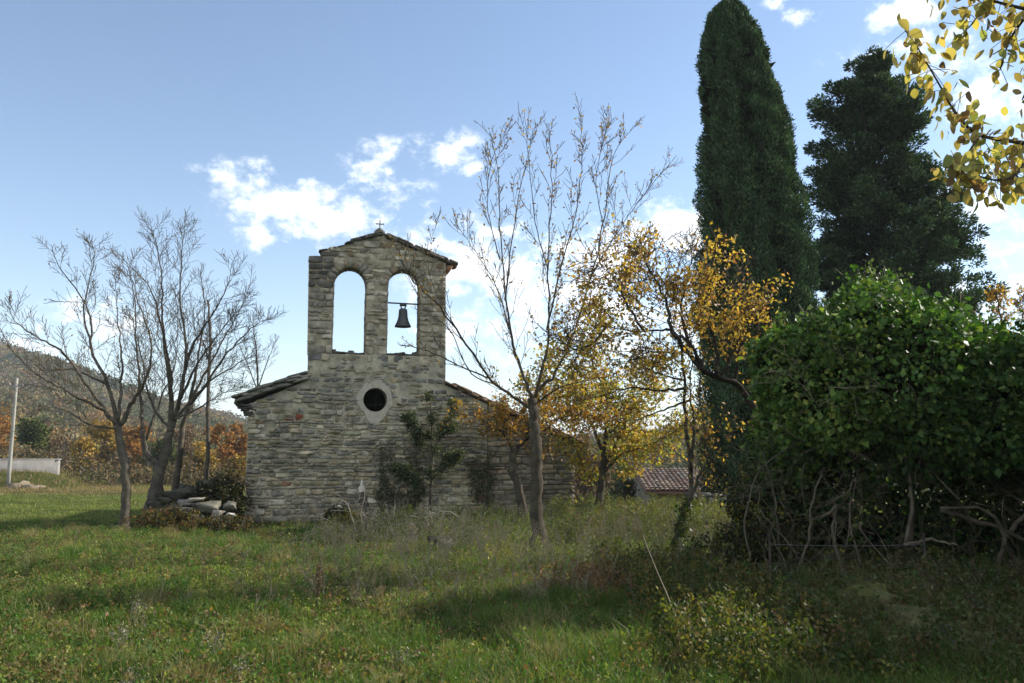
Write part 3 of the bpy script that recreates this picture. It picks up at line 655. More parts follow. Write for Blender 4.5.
def build_farmhouse():
    rng = np.random.default_rng(21); Y = 46
    a = P(638, 470, Y); e = P(664, 489, Y - 3.2); zr = a[2]; ze = e[2]
    f = thing('farmhouse', 'low stone farmhouse with red tiled roof beyond the weeds', 'house', (a[0], Y, -3.6))
    run = 4.0; x0, x1 = a[0], a[0] + 13; rise = zr - ze; y0, y1 = -run, run
    gp = slab_curve([[(-run, -1), (-run, ze + 3.6), (0, zr + 3.6), (run, ze + 3.6), (run, -1)]], -.25, .25, 'gable_wall', M_stone, f, (.22, .20, .165)); gp.rotation_euler = (0, 0, math.radians(90)); gp.location = (.25, 0, 0)
    for yy in (-run + .2, run - .2): w = MB(); V, F = boxv(.5, 13, yy - .2, yy + .2, -1, ze + 3.55); w.add(V, F, (.32, .24, .13)); w.build('wall', M_plaster, f)
    s = math.hypot(run + .4, rise * (run + .4) / run)
    for sgn in (-1, 1):
        r = MB(); zz = ze - rise * .1 + 3.6
        V = [(-.3, sgn * (run + .4), zz), (13.2, sgn * (run + .4), zz), (13.2, 0, zr + 3.62), (-.3, 0, zr + 3.62)]; r.add(V + [(x, y, z - .12) for x, y, z in V], [[0, 1, 2, 3], [4, 7, 6, 5], [0, 4, 5, 1], [1, 5, 6, 2], [2, 6, 7, 3], [3, 7, 4, 0]], (.2, .11, .07))
        tiled(r, (-.3, sgn * (run + .4), zz + .02), (1, 0, 0), (0, -sgn * (run + .4), zr + 3.62 - zz), 54 if sgn < 0 else 40, 11, .25, .45, rng, [(.27, .19, .14), (.22, .15, .11), (.31, .235, .175), (.19, .145, .11), (.25, .22, .18)]); r.build('roof', M_tile, f)
    # chimney
    c = MB(); V, F = boxv(8.0, 8.7, -.4, .3, zr + 3.2, zr + 4.6); c.add(V, F, (.28, .25, .2)); V, F = boxv(7.9, 8.8, -.5, .4, zr + 4.6, zr + 4.7); c.add(V, F, (.3, .17, .1)); c.build('chimney', M_stone, f)
    for x in (3.0, 7.5):
        fr = MB(); V, F = boxv(x, x + .9, -run - .03, -run + .1, 1.3, 2.3); fr.add(V, F, (.08, .05, .03)); wn = fr.build('window', M_concrete, f)
        sl = MB(); V, F = boxv(x - .1, x + 1, -run - .1, -run + .1, 1.2, 1.296); sl.add(V, F, (.3, .28, .24)); sl.build('sill', M_concrete, wn)
    # lower outbuilding
    Y2 = 34; p = P(688, 503, Y2 + 2); q = P(688, 521, Y2); 
    g = thing('outbuilding', 'low shed roofed in red clay tiles in front of the farmhouse', 'shed', (p[0], Y2, float(gz(p[0], Y2)) - .3))
    zb = float(gz(p[0], Y2)) - .3; ww = MB(); V, F = boxv(0, 7, 0.1, 2.2, -.3, q[2] - zb - .02); ww.add(V, F, (.24, .22, .18)); ww.build('wall', M_stone, g)
    r = MB(); V = [(-.2, 0, q[2] - zb), (7.2, 0, q[2] - zb), (7.2, 2.3, p[2] - zb), (-.2, 2.3, p[2] - zb)]; r.add(V + [(x, y, z - .1) for x, y, z in V], [[0, 1, 2, 3], [4, 7, 6, 5], [0, 4, 5, 1], [1, 5, 6, 2], [2, 6, 7, 3], [3, 7, 4, 0]], (.2, .11, .07))
    tiled(r, (-.2, 0, q[2] - zb + .02), (1, 0, 0), (0, 2.3, p[2] - q[2]), 33, 6, .22, .42, rng, [(.36, .18, .11), (.30, .15, .09), (.40, .24, .15), (.26, .16, .11)]); r.build('roof', M_tile, g)
build_farmhouse()

# low dry-stone wall by the shed
def stone_row(name, label, A, B, h, seed):
    rng = np.random.default_rng(seed); A = np.array(A); B = np.array(B); L = np.linalg.norm(B - A); m = MB()
    zt = 0
    while zt < h:
        x = 0
        while x < L:
            w = rng.uniform(.2, .5); p = A + (B - A) * min(1, (x + w / 2) / L)
            rock_mesh(m, (p[0], p[1] + rng.normal(0, .04), float(gz(p[0], p[1])) + zt + .07), (w, .4, .17), rng, np.array((.19, .18, .15)) * rng.uniform(.7, 1.2), math.atan2(B[1] - A[1], B[0] - A[0]), sub=2); x += w
        zt += .13
    o = m.build(name, M_stone); tag(o, label, 'wall')
a = G(686, 24); b = G(770, 25); stone_row('dry_stone_wall', 'low dry-stone wall at the edge of the yard', a[:2], b[:2], .4, 4)

# ------------------------------------------------------------------ far left: concrete wall, pole
def build_left():
    rng = np.random.default_rng(8)
    zb = float(gz(-34, 58)); p = P(57, 474, 57); q = P(57, 460, 57)
    w = thing('concrete_wall', 'pale concrete retaining wall on top of the earth bank', 'wall', (p[0], 57, p[2]))
    m = MB(); V, F = boxv(-16, 0, 0, .3, -1.2, q[2] - p[2]); m.add(V, F, (.24, .23, .215)); m.build('panel', M_concrete, w)
    c = MB(); V, F = boxv(-16.05, .05, -.06, .36, q[2] - p[2] + .003, q[2] - p[2] + .08); c.add(V, F, (.30, .29, .27)); c.build('coping', M_concrete, w)
    a = P(9, 472, 53); b = P(17, 378, 53)
    u = thing('utility_pole', 'slender pale concrete pole leaning beside the earth bank', 'pole', (a[0], a[1], float(gz(a[0], a[1]))))
    rel = np.array((a[0], a[1], float(gz(a[0], a[1])))); m = MB(); tube(m, smooth_path([np.array((0, 0, -.3)), b - rel], 6), np.linspace(.13, .085, 6), 10, (.30, .285, .25)); m.build('shaft', M_concrete, u, True)
    t = b - rel; m = MB(); tube(m, [t + (-.5, 0, -.5), t + (.5, 0, -.5)], .035, 6, (.2, .2, .2)); m.build('crossarm', M_metal, u)
    for x in (-.45, 0, .45):
        m = MB(); tube(m, [t + (x, 0, -.5), t + (x, 0, -.42), t + (x, 0, -.34)], [.03, .05, .03], 8, (.45, .4, .35)); m.build('insulator', M_concrete, u)
    for x in (-.45, .45):
        m = MB(); s = b + np.array((x, 0, -.36)); e = np.array((22 + x, 95, 7.5)); e2 = np.array((-90 + x, 60, 6))
        for ee in (e2,):
            k = np.linspace(0, 1, 24)[:, None]; pts = s + (ee - s) * k; pts[:, 2] -= (4 * k * (1 - k))[:, 0] * 1.2; tube(m, pts, .012, 4, (.03, .03, .03))
        m.build('wire', M_metal, u).location = -rel
    # rocks showing through the bank
    for i in range(9):
        g = G(rng.uniform(5, 40), 52.6); r = MB(); s = rng.uniform(.5, 1.0); rock_mesh(r, (0, 0, 0), (s, .5, s * .45), rng, (.25, .20, .14), rng.uniform(0, 1), .1, 2)
        o = r.build('rock', M_stone); o.location = (g[0], 52.8 + rng.uniform(-.6, .6), float(gz(g[0], 53.2)) - .1 + rng.uniform(.0, .25)); tag(o, 'tan rock exposed in the earth bank below the concrete wall', 'rock', 'rocks in the far earth bank')
build_left()

# ------------------------------------------------------------------ trees beyond the meadow
def far_tree(name, label, x, y, h, w, cols, seed, dens=1500, bare=0, group=None, trunk_c=(.09, .08, .065), lo=.18, fs=.3):
    rng = np.random.default_rng(seed); z = float(gz(x, y))
    root = thing(name, label, 'tree', (x, y, z), 0, group); t = MB(); tips = []
    p = dict(up=.35, wander=.14, kids=6 if bare else 4, ratio=.55, angle=42, minr=.012, col=trunk_c, step=.7)
    pts = smooth_path([(0, 0, -.1), (rng.normal(0, .1), rng.normal(0, .1), h * .4), (rng.normal(0, .25), rng.normal(0, .25), h * .93)], 12)
    tube(t, pts, np.linspace(h * .018 + .03, .02, 12), 6, trunk_c); side(t, tips, pts, h * .014, h * .42, 2 if bare else 1, rng, p, .15, 12)
    t.build('trunk', M_bark, root, True)
    if dens:
        nl = 16; lob = []
        for k in range(nl):
            f = rng.uniform(lo, .95); rr = w / 2 * math.sqrt(max(.06, 1 - ((f - .5) / .55) ** 2)); th = rng.uniform(0, 6.28); q = rng.uniform(.2, .8) * rr
            lob.append((math.cos(th) * q, math.sin(th) * q, h * f, w * rng.uniform(.14, .27)))
        cs = []; cl = []
        for (a, b, c, r) in lob:
            n = int(dens / nl); v = unit(rng.normal(0, 1, (n, 3))) * (r * rng.uniform(.35, 1.1, (n, 1))) * np.array((1, 1, .95)); cs.append(np.array((a, b, c)) + v); cl.append(pal(rng, n, cols, None, .22) * rng.uniform(.8, 1.2))
        m = MB(); leaves(m, np.concatenate(cs), fs, rng, np.concatenate(cl), .8); m.build('crown', M_far, root)
    return root
ORG = [(.30, .14, .035), (.26, .12, .03), (.22, .12, .04)]; YEL = [(.30, .20, .04), (.26, .16, .035)]; BRN = [(.14, .09, .045), (.17, .11, .06), (.12, .085, .05)]; GRN = [(.05, .07, .02), (.065, .08, .022)]; DGR = [(.02, .035, .014), (.026, .042, .016)]
def ft(px, Y, topy, wpx, cols, name, label, seed, **k):
    g = G(px, Y); h = (P(px, topy, Y)[2] - g[2]); far_tree(name, label, g[0], Y, h, wpx * Y / FPX, cols, seed, **k)
far_specs = [
 (-50, 75, 395, 60, BRN, 'autumn_tree', 'brown autumn tree behind the concrete wall, at its far left end'), (-8, 80, 404, 46, ORG, 'autumn_tree', 'rusty orange tree behind the utility pole'),
 (29, 68, 421, 34, GRN, 'green_tree', 'round green tree just right of the utility pole'), (56, 76, 432, 44, BRN, 'autumn_tree', 'dull brown tree above the end of the concrete wall'),
 (78, 66, 442, 34, YEL, 'autumn_tree', 'low yellowish tree right of the concrete wall'), (100, 72, 424, 46, YEL, 'autumn_tree', 'yellow-orange tree left of the near lone bare trunk'),
 (134, 74, 428, 42, ORG, 'autumn_tree', 'orange tree seen between the bare trees by the meadow'), (158, 70, 440, 34, GRN, 'green_tree', 'olive green tree seen between the forked trunks'),
 (180, 78, 426, 42, BRN, 'autumn_tree', 'brown tree behind the leaning bare trunks'), (198, 66, 446, 38, YEL, 'autumn_tree', 'golden bushy tree above the rubble heap'), (217, 70, 427, 36, ORG, 'autumn_tree', 'tall orange tree left of the chapel corner'), (240, 72, 424, 36, ORG, 'autumn_tree', 'orange tree partly hidden by the chapel corner'),
 (238, 62, 455, 28, YEL, 'autumn_tree', 'small yellow tree low against the chapel corner')]
for i, (px, Y, ty, w, c, nm, lb) in enumerate(far_specs): ft(px, Y, ty, w, c, nm, lb, 100 + i, dens=2400, group='trees beyond the meadow', lo=.06, fs=.26)
for i, (px, Y, ty, lb) in enumerate([(62, 62, 430, 'thin bare tree behind the right end of the earth bank'), (92, 60, 452, 'small bare tree at the far meadow edge'), (148, 64, 440, 'thin bare grey tree behind the meadow between two trunks'), (190, 60, 444, 'slim bare tree behind the rubble heap')]):
    ft(px, Y, ty, 30, BRN, 'bare_tree', lb, 140 + i, dens=0, bare=1, group='trees beyond the meadow')
# trees behind, to the right
for i, (px, Y, ty, w, c, nm, lb) in enumerate([(588, 60, 434, 50, BRN, 'autumn_tree', 'brown tree behind the end of the annex wall'), (618, 70, 446, 40, GRN, 'green_tree', 'grey-green tree beyond the farmhouse gable'), (548, 50, 432, 60, YEL, 'autumn_tree', 'yellow tree hidden behind the chapel roof')]):
    ft(px, Y, ty, w, c, nm, lb, 160 + i, dens=1800)
def build_understory():
    rng = np.random.default_rng(31); m = MB(); n = 26000
    x = rng.uniform(-62, -14, n); y = rng.uniform(58, 78, n); hh = 1.7 + 1.0 * wob(x, y, .35, 3); z = gz(x, y) + np.abs(rng.uniform(0, 1, n)) * hh * .9
    leaves(m, np.stack([x, y, z], -1), .26, rng, pal(rng, n, [(.11, .085, .05), (.14, .10, .05), (.06, .065, .025), (.18, .12, .05), (.10, .09, .065)]), .5)
    o = m.build('hedgerow', M_far, kind='stuff'); tag(o, 'tangled brown and olive scrub along the far meadow edge', 'scrub')
build_understory()

# ------------------------------------------------------------------ cypress and conifer
def outline_at(tab, py):
    t = np.array(tab); return np.interp(py, t[:, 0], t[:, 1]), np.interp(py, t[:, 0], t[:, 2])
def build_cypress():
    rng = np.random.default_rng(41); Y = 28.0; tab = [(0, 727, 729), (6, 718, 737), (14, 711, 744), (26, 705, 752), (45, 703, 764), (80, 701, 773), (110, 701, 785), (160, 700, 797), (230, 701, 808), (300, 698, 817), (380, 699, 822), (470, 701, 824), (505, 708, 818), (528, 735, 790)]
    g = G(762, Y); root = thing('cypress_tree', 'tall dense dark green column of a cypress, the highest tree', 'cypress', tuple(g))
    top = P(727, 0, Y)[2]; bot = P(762, 528, Y)[2]
    def prof(z):
        py = 341.5 + 0 * z; 
        py = np.interp(z, Zt[::-1], PYt[::-1]); l, r = outline_at(tab, py)
        xl = np.array([(a - 512) for a in l]) * Y / FPX; xr = (r - 512) * Y / FPX
        f = 1 + (z - CAMH) * sP / (Y * cP) if False else (Y * cP + (z - CAMH) * sP) / Y
        return (xl + xr) / 2 * f, (xr - xl) / 2 * f
    PYt = np.linspace(0, 528, 60); Zt = np.array([P(760, q, Y)[2] for q in PYt])
    n = 230000; u = rng.uniform(0, 1, n); z = bot + (top - bot) * u ** .92; th = rng.uniform(-math.pi, math.pi, n)
    cx, R = prof(z)
    flute = .11 * np.sin(th * 5 + 1.2 * np.sin(z * .6)) + .06 * np.sin(th * 11 + z * .9) + .07 * np.sin(z * 2.3 + th * 3) * np.sin(z * .9 + th * 2) + .04 * np.sin(z * 6 + th * 7)
    dep = rng.beta(1.1, 3.2, n) * .38
    rr = (R * .93 - .05) * (1 + flute - dep) + rng.normal(0, .045, n)
    cs = np.stack([cx + rr * np.cos(th) - g[0], rr * np.sin(th), z - g[2]], -1)
    out = np.stack([np.cos(th), np.sin(th), np.zeros(n)], -1) * .55 + np.array((0, 0, .95))
    clump = .5 + .5 * np.sin(th * 9 + z * 2.1) * np.sin(z * 3.7 - th * 5)
    col = pal(rng, n, [(.045, .085, .034), (.06, .11, .042), (.08, .14, .052), (.026, .052, .024), (.13, .15, .065)], [4, 4, 3, 3, .9], .28) * (0.65 + .7 * clump[:, None])
    m = MB(); leaves(m, cs, .125, rng, col, .36, out, .75, .1); m.build('foliage', M_needle, root)
    t = MB(); zz = np.linspace(g[2] - .2, top - 1.5, 14); cc, _ = prof(np.clip(zz, bot, top)); tube(t, np.stack([cc - g[0], 0 * zz, zz - g[2]], -1), np.linspace(.26, .04, 14), 9, (.10, .08, .06))
    t.build('trunk', M_bark, root, True)
    # inner mass of large dark sprays, an opaque core filling the column
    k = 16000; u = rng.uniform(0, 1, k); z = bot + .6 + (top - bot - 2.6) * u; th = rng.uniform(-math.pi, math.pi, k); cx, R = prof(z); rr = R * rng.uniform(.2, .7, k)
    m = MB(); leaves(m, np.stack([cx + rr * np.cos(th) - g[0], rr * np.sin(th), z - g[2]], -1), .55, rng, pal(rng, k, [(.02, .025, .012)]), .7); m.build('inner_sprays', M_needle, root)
build_cypress()
def build_conifer():
    rng = np.random.default_rng(43); Y = 32.0; tab = [(54, 873, 879), (66, 858, 892), (84, 836, 902), (100, 816, 912), (130, 812, 922), (180, 808, 938), (225, 812, 962), (255, 818, 984), (300, 820, 990), (350, 822, 985), (430, 830, 975)]
    g = G(880, Y); root = thing('cedar_tree', 'broad ragged dark conifer with sky showing through, right of the cypress', 'conifer', tuple(g))
    PY = np.linspace(40, 470, 60); Z = np.array([P(880, q, Y)[2] for q in PY]); axis = lambda z: np.interp(z, Z[::-1], np.array([(P(874, q, Y)[0]) for q in PY])[::-1])
    tr = MB(); zt = np.linspace(g[2] - .2, P(874, 62, Y)[2], 16); tube(tr, np.stack([axis(zt) - g[0], 0 * zt, zt - g[2]], -1), np.linspace(.34, .03, 16), 9, (.09, .07, .055)); tr.build('trunk', M_bark, root, True)
    br = MB(); cs = []; dr = []; cl = []; nb = 560
    for k in range(nb):
        py = 58 + 380 * (k + rng.uniform(0, 1)) / nb; z = np.interp(py, PY, Z); l, r = outline_at(tab, py)
        ax = axis(z); th = rng.uniform(0, 2 * math.pi); c = math.cos(th)
        f = (Y * cP + (z - CAMH) * sP) / FPX
        RL = ax - (l - 512) * f; RR = (r - 512) * f - ax; ex = RR if c > 0 else RL
        ey = (RL + RR) / 2; L = (ex * c * c + ey * (1 - c * c)) * (rng.uniform(.55, 1.03) if rng.uniform() < .75 else rng.uniform(.85, 1.0))
        L = max(L, .35)
        rise = rng.uniform(.1, .95); d = np.array((math.cos(th), math.sin(th), rise))
        st = np.array((ax - g[0], 0, z - g[2] - L * rise * .8)); pts = smooth_path([st, st + d * L * .5 + (0, 0, -.1), st + d * L * .8], 7); tube(br, pts, np.linspace(.03 + L * .01, .012, 7), 4, (.07, .055, .045))
        nc = max(2, int(L / .42))
        for q in range(nc):
            if wob(np.float64(th * 1.9), np.float64(z), 1.3, 5) + .25 * rng.normal() < -.14: continue
            t = .3 + .7 * (q + .6) / nc; cc = st + d * L * t + rng.normal(0, .1, 3); R = rng.uniform(.28, .50) * (1.1 - .35 * t) * min(1, .45 + L * .3)
            n = int(rng.uniform(130, 210)); v = unit(rng.normal(0, 1, (n, 3))) * (rng.uniform(0, 1, (n, 1)) ** .5) * R * np.array((1.1, 1.1, .85)); cs.append(cc + v)
            dr.append(unit(v) * .8 + d * .6); cl.append(pal(rng, n, [(.05, .088, .04), (.066, .108, .045), (.095, .135, .055), (.034, .06, .03)], None, .35) * rng.uniform(.6, 1.5))
    br.build('branches', M_bark, root); cs = np.concatenate(cs)
    m = MB(); leaves(m, cs, .16, rng, np.concatenate(cl), .42, np.concatenate(dr), .6, .1); m.build('foliage', M_needle, root)
    print('conifer', len(cs))
build_conifer()

# ------------------------------------------------------------------ near and middle trees
BK = (.07, .06, .045); BKY = (.12, .105, .07)
pb = dict(up=.45, wander=.10, kids=5.5, ratio=.46, angle=34, minr=.0045, col=(.075, .064, .046), step=.18, sl=2.3, rs=.8)
# front tree
front = [
 ([(540, 549), (536, 500), (537, 455), (534, 425), (533, 398)], 14, 14, .112, .078, .5, 0, 0),
 ([(533, 410), (512, 396), (490, 378), (458, 332), (436, 303), (414, 282), (402, 262)], 14, 13.0, 0.0407, .012, .8, 2, 9),
 ([(490, 378), (460, 366), (430, 352), (402, 344)], 13.6, 13.2, 0.0207, .008, .6, 2, 6),
 ([(500, 386), (470, 372), (450, 330), (424, 308), (405, 268), (396, 240)], 14, 14.6, 0.0163, .006, .6, 2, 7),
 ([(533, 400), (522, 372), (511, 335), (505, 290), (500, 230), (498, 170), (490, 132)], 14, 14.6, 0.0444, .006, .7, 2, 11),
 ([(534, 400), (546, 355), (549, 310), (548, 250), (552, 180), (549, 130)], 14, 13.6, 0.0407, .006, .7, 2, 11),
 ([(511, 335), (496, 285), (474, 250), (455, 222)], 14.3, 14.8, 0.0185, .005, .7, 2, 8),
 ([(505, 300), (512, 240), (522, 180), (538, 122)], 14.3, 15.2, 0.0222, .005, .7, 2, 9),
 ([(547, 330), (560, 270), (575, 215), (582, 160), (580, 118)], 13.8, 14.4, 0.0252, .005, .7, 2, 10),
 ([(536, 392), (556, 372), (574, 330), (590, 280), (604, 220), (612, 160), (634, 125)], 14, 14.8, 0.0407, .006, .8, 2, 11),
 ([(590, 280), (612, 240), (640, 200), (668, 165)], 14.6, 15.4, 0.0178, .005, .7, 2, 8),
 ([(500, 260), (488, 210), (492, 160), (512, 125)], 14.5, 13.9, 0.0148, .005, .6, 2, 8),
 ([(604, 230), (596, 180), (604, 140), (607, 122)], 14.7, 14.2, 0.0118, .004, .5, 2, 7),
 ([(548, 270), (535, 220), (528, 150), (526, 128)], 13.7, 13.2, 0.0148, .004, .6, 2, 8),
 ([(458, 332), (440, 300), (428, 262), (440, 210)], 13.4, 13.9, 0.0133, .004, .5, 2, 7),
 ([(533, 405), (560, 388), (600, 378), (640, 372)], 14, 13.2, 0.0222, .006, .7, 2, 6)]
root, tips, rel, rng = limbs_tree('ash_tree', 'tall nearly bare grey-trunked tree standing before the annex wall', 'tree', front, pb, 51)
def mk(W):
    x, y = proj(W); return .05 + 1.0 * sstep(535, 575, x) * sstep(215, 265, y) + .09 * (y < 260) + .4 * sstep(330, 380, y) * (x > 490)
leaf_on_tips(root, tips, rel, rng, 30, .06, [(.34, .22, .05), (.24, .13, .045), (.40, .28, .05), (.16, .08, .04)], None, 2, mk, .03)

# small leaning tree with russet leaves, left of the front tree
pe = dict(up=.1, wander=.14, kids=8, ratio=.6, angle=50, minr=.005, col=(.07, .06, .045), step=.18)
small = [([(525, 521), (519, 490), (513, 468), (514, 450)], 17, 17, .10, .07, .5, 0, 0), ([(514, 452), (506, 436), (496, 428), (478, 418), (455, 412)], 17, 16.4, .045, .01, .8, 2, 9), ([(514, 452), (526, 440), (540, 425), (560, 410)], 17, 17.4, .045, .01, .9, 2, 9),
 ([(508, 440), (505, 420), (500, 400)], 17, 17.2, .03, .006, .6, 2, 7), ([(526, 440), (532, 415), (545, 390)], 17.1, 16.8, .03, .006, .8, 2, 8), ([(540, 425), (575, 415), (610, 420)], 17.4, 17.8, .02, .006, .8, 2, 9)]
root, tips, rel, rng = limbs_tree('small_tree', 'small crooked tree with russet leaves close to the annex wall', 'tree', small, pe, 53)
leaf_on_tips(root, tips, rel, rng, 30, .075, [(.30, .15, .03), (.24, .12, .03), (.34, .21, .04), (.16, .13, .03)], None, 2, None, .06)

# orchard tree behind the wall end
orch = [([(594, 512), (600, 490), (603, 470), (604, 452)], 19, 19, .10, .065, .6, 0, 0), ([(603, 468), (614, 450), (618, 425), (608, 385)], 19, 19.6, .05, .01, 1.2, 2, 11), ([(604, 455), (592, 425), (572, 390), (548, 355)], 19, 18.4, .05, .01, 1.2, 2, 11),
 ([(602, 475), (622, 455), (660, 440), (690, 420)], 19, 18.2, .04, .008, 1.0, 2, 10), ([(600, 490), (585, 470), (574, 445)], 19, 19, .03, .008, .9, 2, 8), ([(604, 452), (606, 400), (590, 350), (600, 310)], 19, 19.8, .045, .008, 1.2, 2, 12), ([(604, 440), (640, 400), (655, 360)], 19, 20, .04, .008, 1.1, 2, 11), ([(600, 420), (560, 400), (520, 385)], 18.8, 19.5, .03, .008, 1.1, 2, 10), ([(594, 510), (580, 500), (570, 488)], 19, 18.0, .03, .012, .3, 0, 0)]
root, tips, rel, rng = limbs_tree('orchard_tree', 'spreading tree full of yellow-green leaves beside the annex wall end', 'tree', orch, pe, 57)
leaf_on_tips(root, tips, rel, rng, 20, .10, [(.44, .34, .07), (.38, .24, .06), (.24, .27, .06), (.32, .33, .07), (.46, .29, .06)], [3, 2.5, 2, 2, 2], 2, None, .10)

# yellow leaning tree growing out of the thicket
yel = [([(800, 600), (790, 520), (770, 440), (738, 385), (706, 373), (688, 352), (672, 332)], 12.6, 11.2, .06, .03, .7, 0, 0),
 ([(706, 373), (690, 345), (672, 332), (644, 331), (606, 327), (575, 322)], 11.6, 10.9, .032, .006, .9, 2, 14), ([(672, 332), (665, 300), (650, 270), (640, 240)], 11.3, 11.6, .03, .006, .8, 2, 13), ([(718, 378), (716, 345), (705, 310), (712, 270), (718, 235)], 11.7, 11.3, .035, .006, .7, 2, 13),
 ([(735, 384), (740, 350), (752, 320), (758, 290)], 11.9, 11.7, .03, .006, .7, 2, 11), ([(690, 350), (682, 310), (690, 270), (696, 245)], 11.4, 11.9, .03, .006, .7, 2, 13), ([(644, 331), (625, 300), (612, 275), (590, 262)], 11.1, 11.4, .022, .005, .7, 2, 12), ([(606, 327), (590, 345), (570, 350)], 11, 10.8, .018, .005, .6, 2, 9), ([(720, 380), (735, 350), (745, 300), (742, 262)], 11.8, 12.3, .03, .006, .6, 2, 11), ([(690, 352), (665, 352), (640, 350)], 11.4, 11.2, .02, .005, .6, 2, 8), ([(770, 440), (745, 430), (722, 440), (712, 470)], 12.2, 11.6, .03, .006, .6, 2, 8)]
root, tips, rel, rng = limbs_tree('golden_tree', 'golden leaning tree whose dark limbs reach left out of the ivy thicket', 'tree', yel, dict(pe, angle=50, col=(.05, .042, .035), sl=1.7), 59)
leaf_on_tips(root, tips, rel, rng, 21, .066, [(.50, .35, .06), (.46, .30, .06), (.42, .24, .07), (.36, .29, .06), (.36, .19, .07)], [4, 3, 2, 1.5, 1.5], 2, lambda W: (.15 + 1.15 * sstep(-.35, .35, wob(W[:, 0] * 1.3, W[:, 2], 2.6, 4))) * (1 - .6 * sstep(350, 385, proj(W)[1]) * (proj(W)[0] > 640)) * (1 - .6 * sstep(265, 230, proj(W)[1])), .05)

# slim double-stemmed tree
slim = [([(672, 576), (676, 540), (686, 505), (692, 480), (686, 430), (684, 380), (680, 330)], 12, 12.3, .06, .014, .5, 2, 11), ([(686, 508), (698, 480), (706, 440), (700, 395), (704, 350)], 12, 12.1, .032, .008, .5, 2, 10), ([(690, 470), (694, 430), (690, 395), (692, 350)], 12.1, 11.7, .03, .008, .5, 2, 8),
 ([(688, 388), (660, 390), (630, 388), (600, 396), (570, 402)], 12.3, 11.8, .026, .006, .7, 2, 9), ([(690, 400), (650, 415), (610, 436)], 12.2, 12.7, .02, .005, .6, 2, 8), ([(684, 380), (655, 372), (620, 352)], 12.3, 12.0, .02, .005, .6, 2, 8)]
root, tips, rel, rng = limbs_tree('slim_tree', 'slim double-stemmed tree with ivy at its foot, left of the cypress base', 'tree', slim, dict(pe, up=.25), 61)
leaf_on_tips(root, tips, rel, rng, 14, .055, [(.24, .16, .03), (.14, .15, .03), (.20, .11, .03)], None, 2, None, .05)
iv = MB(); rr = np.random.default_rng(62); n = 700; t = rr.uniform(0, 1, n)[:, None]; A = P(674, 560, 12) - rel; B = P(688, 498, 12) - rel; leaves(iv, A + (B - A) * t + rr.normal(0, .06, (n, 3)), .05, rr, pal(rr, n, [(.03, .055, .015), (.05, .06, .02), (.08, .09, .02)]), .8); iv.build('ivy', M_ivy, root)

# left bare trees
pl = dict(up=.32, wander=.13, kids=11, ratio=.52, angle=40, minr=.0048, col=(.10, .086, .066), step=.2, sl=1.65)
t1 = [([(124, 528), (126, 500), (125, 470), (120, 440), (118, 425)], 17.5, 17.5, .105, .075, .6, 0, 0), ([(118, 427), (104, 410), (84, 380), (62, 352), (38, 338), (16, 322), (4, 300)], 17.5, 16.6, .05, .006, 1.0, 2, 12), ([(104, 410), (80, 398), (55, 385), (22, 362), (2, 335)], 17.3, 16.2, .035, .006, .9, 2, 10),
 ([(118, 427), (108, 385), (92, 350), (88, 310), (62, 270), (52, 250)], 17.5, 18.2, .05, .006, 1.0, 2, 12), ([(92, 350), (84, 310), (94, 262), (95, 245)], 17.8, 18.0, .03, .005, .8, 2, 9), ([(120, 425), (134, 400), (146, 380), (152, 345), (138, 300), (126, 262)], 17.5, 17.0, .055, .006, 1.0, 2, 12), ([(118, 420), (122, 370), (118, 320), (116, 280)], 17.5, 18.5, .04, .006, .9, 2, 11), ([(108, 385), (75, 370), (45, 368), (28, 350)], 17.7, 18.6, .03, .006, .8, 2, 9), ([(120, 428), (90, 425), (60, 408), (30, 412)], 17.5, 16.8, .03, .006, .8, 2, 8)]
root, tips, rel, rng = limbs_tree('bare_tree', 'leafless lichen-spotted tree standing alone in the meadow, leftmost of the near ones', 'tree', t1, pl, 71, group='bare trees left of the chapel')
leaf_on_tips(root, tips, rel, rng, 1.2, .05, [(.14, .08, .04), (.2, .14, .04)], None, 0)
t2 = [([(147, 513), (156, 485), (165, 455), (170, 432)], 19.5, 19.5, .13, .09, .6, 0, 0), ([(170, 434), (172, 400), (168, 360), (160, 320), (148, 285), (122, 258)], 19.5, 19.2, .07, .006, 1.1, 2, 13), ([(170, 434), (180, 398), (190, 350), (210, 318), (228, 285), (232, 262)], 19.5, 20.2, .065, .006, 1.1, 2, 13), ([(172, 400), (164, 340), (162, 290), (158, 250), (150, 228)], 19.4, 18.8, .04, .006, 1.0, 2, 12), ([(178, 410), (186, 350), (180, 300), (182, 250), (186, 225)], 19.6, 19.0, .045, .006, 1.0, 2, 13), ([(176, 418), (205, 385), (230, 350), (256, 325), (268, 318)], 19.5, 18.8, .045, .006, 1.0, 2, 12), ([(180, 400), (200, 360), (222, 330), (246, 300)], 19.6, 20.6, .04, .006, 1.0, 2, 12), ([(172, 420), (200, 408), (225, 392), (248, 385)], 19.5, 19, .03, .006, .8, 2, 8), ([(170, 430), (150, 400), (140, 350), (130, 310)], 19.5, 20.2, .04, .006, .9, 2, 11)]
root, tips, rel, rng = limbs_tree('bare_tree', 'leafless tree with a thick leaning trunk rising from the left end of the rubble', 'tree', t2, pl, 73, group='bare trees left of the chapel')
t3 = [([(162, 492), (158, 470), (146, 452), (143, 430)], 21.5, 21.5, .11, .07, .6, 0, 0), ([(143, 432), (140, 390), (136, 340), (134, 290), (120, 260)], 21.5, 21.9, .05, .006, 1.0, 2, 11), ([(146, 440), (160, 400), (176, 360), (178, 300)], 21.5, 22.2, .04, .006, 1.0, 2, 11)]
limbs_tree('bare_tree', 'leafless tree with an S-bent pale stem behind the leaning trunk', 'tree', t3, pl, 75, group='bare trees left of the chapel')
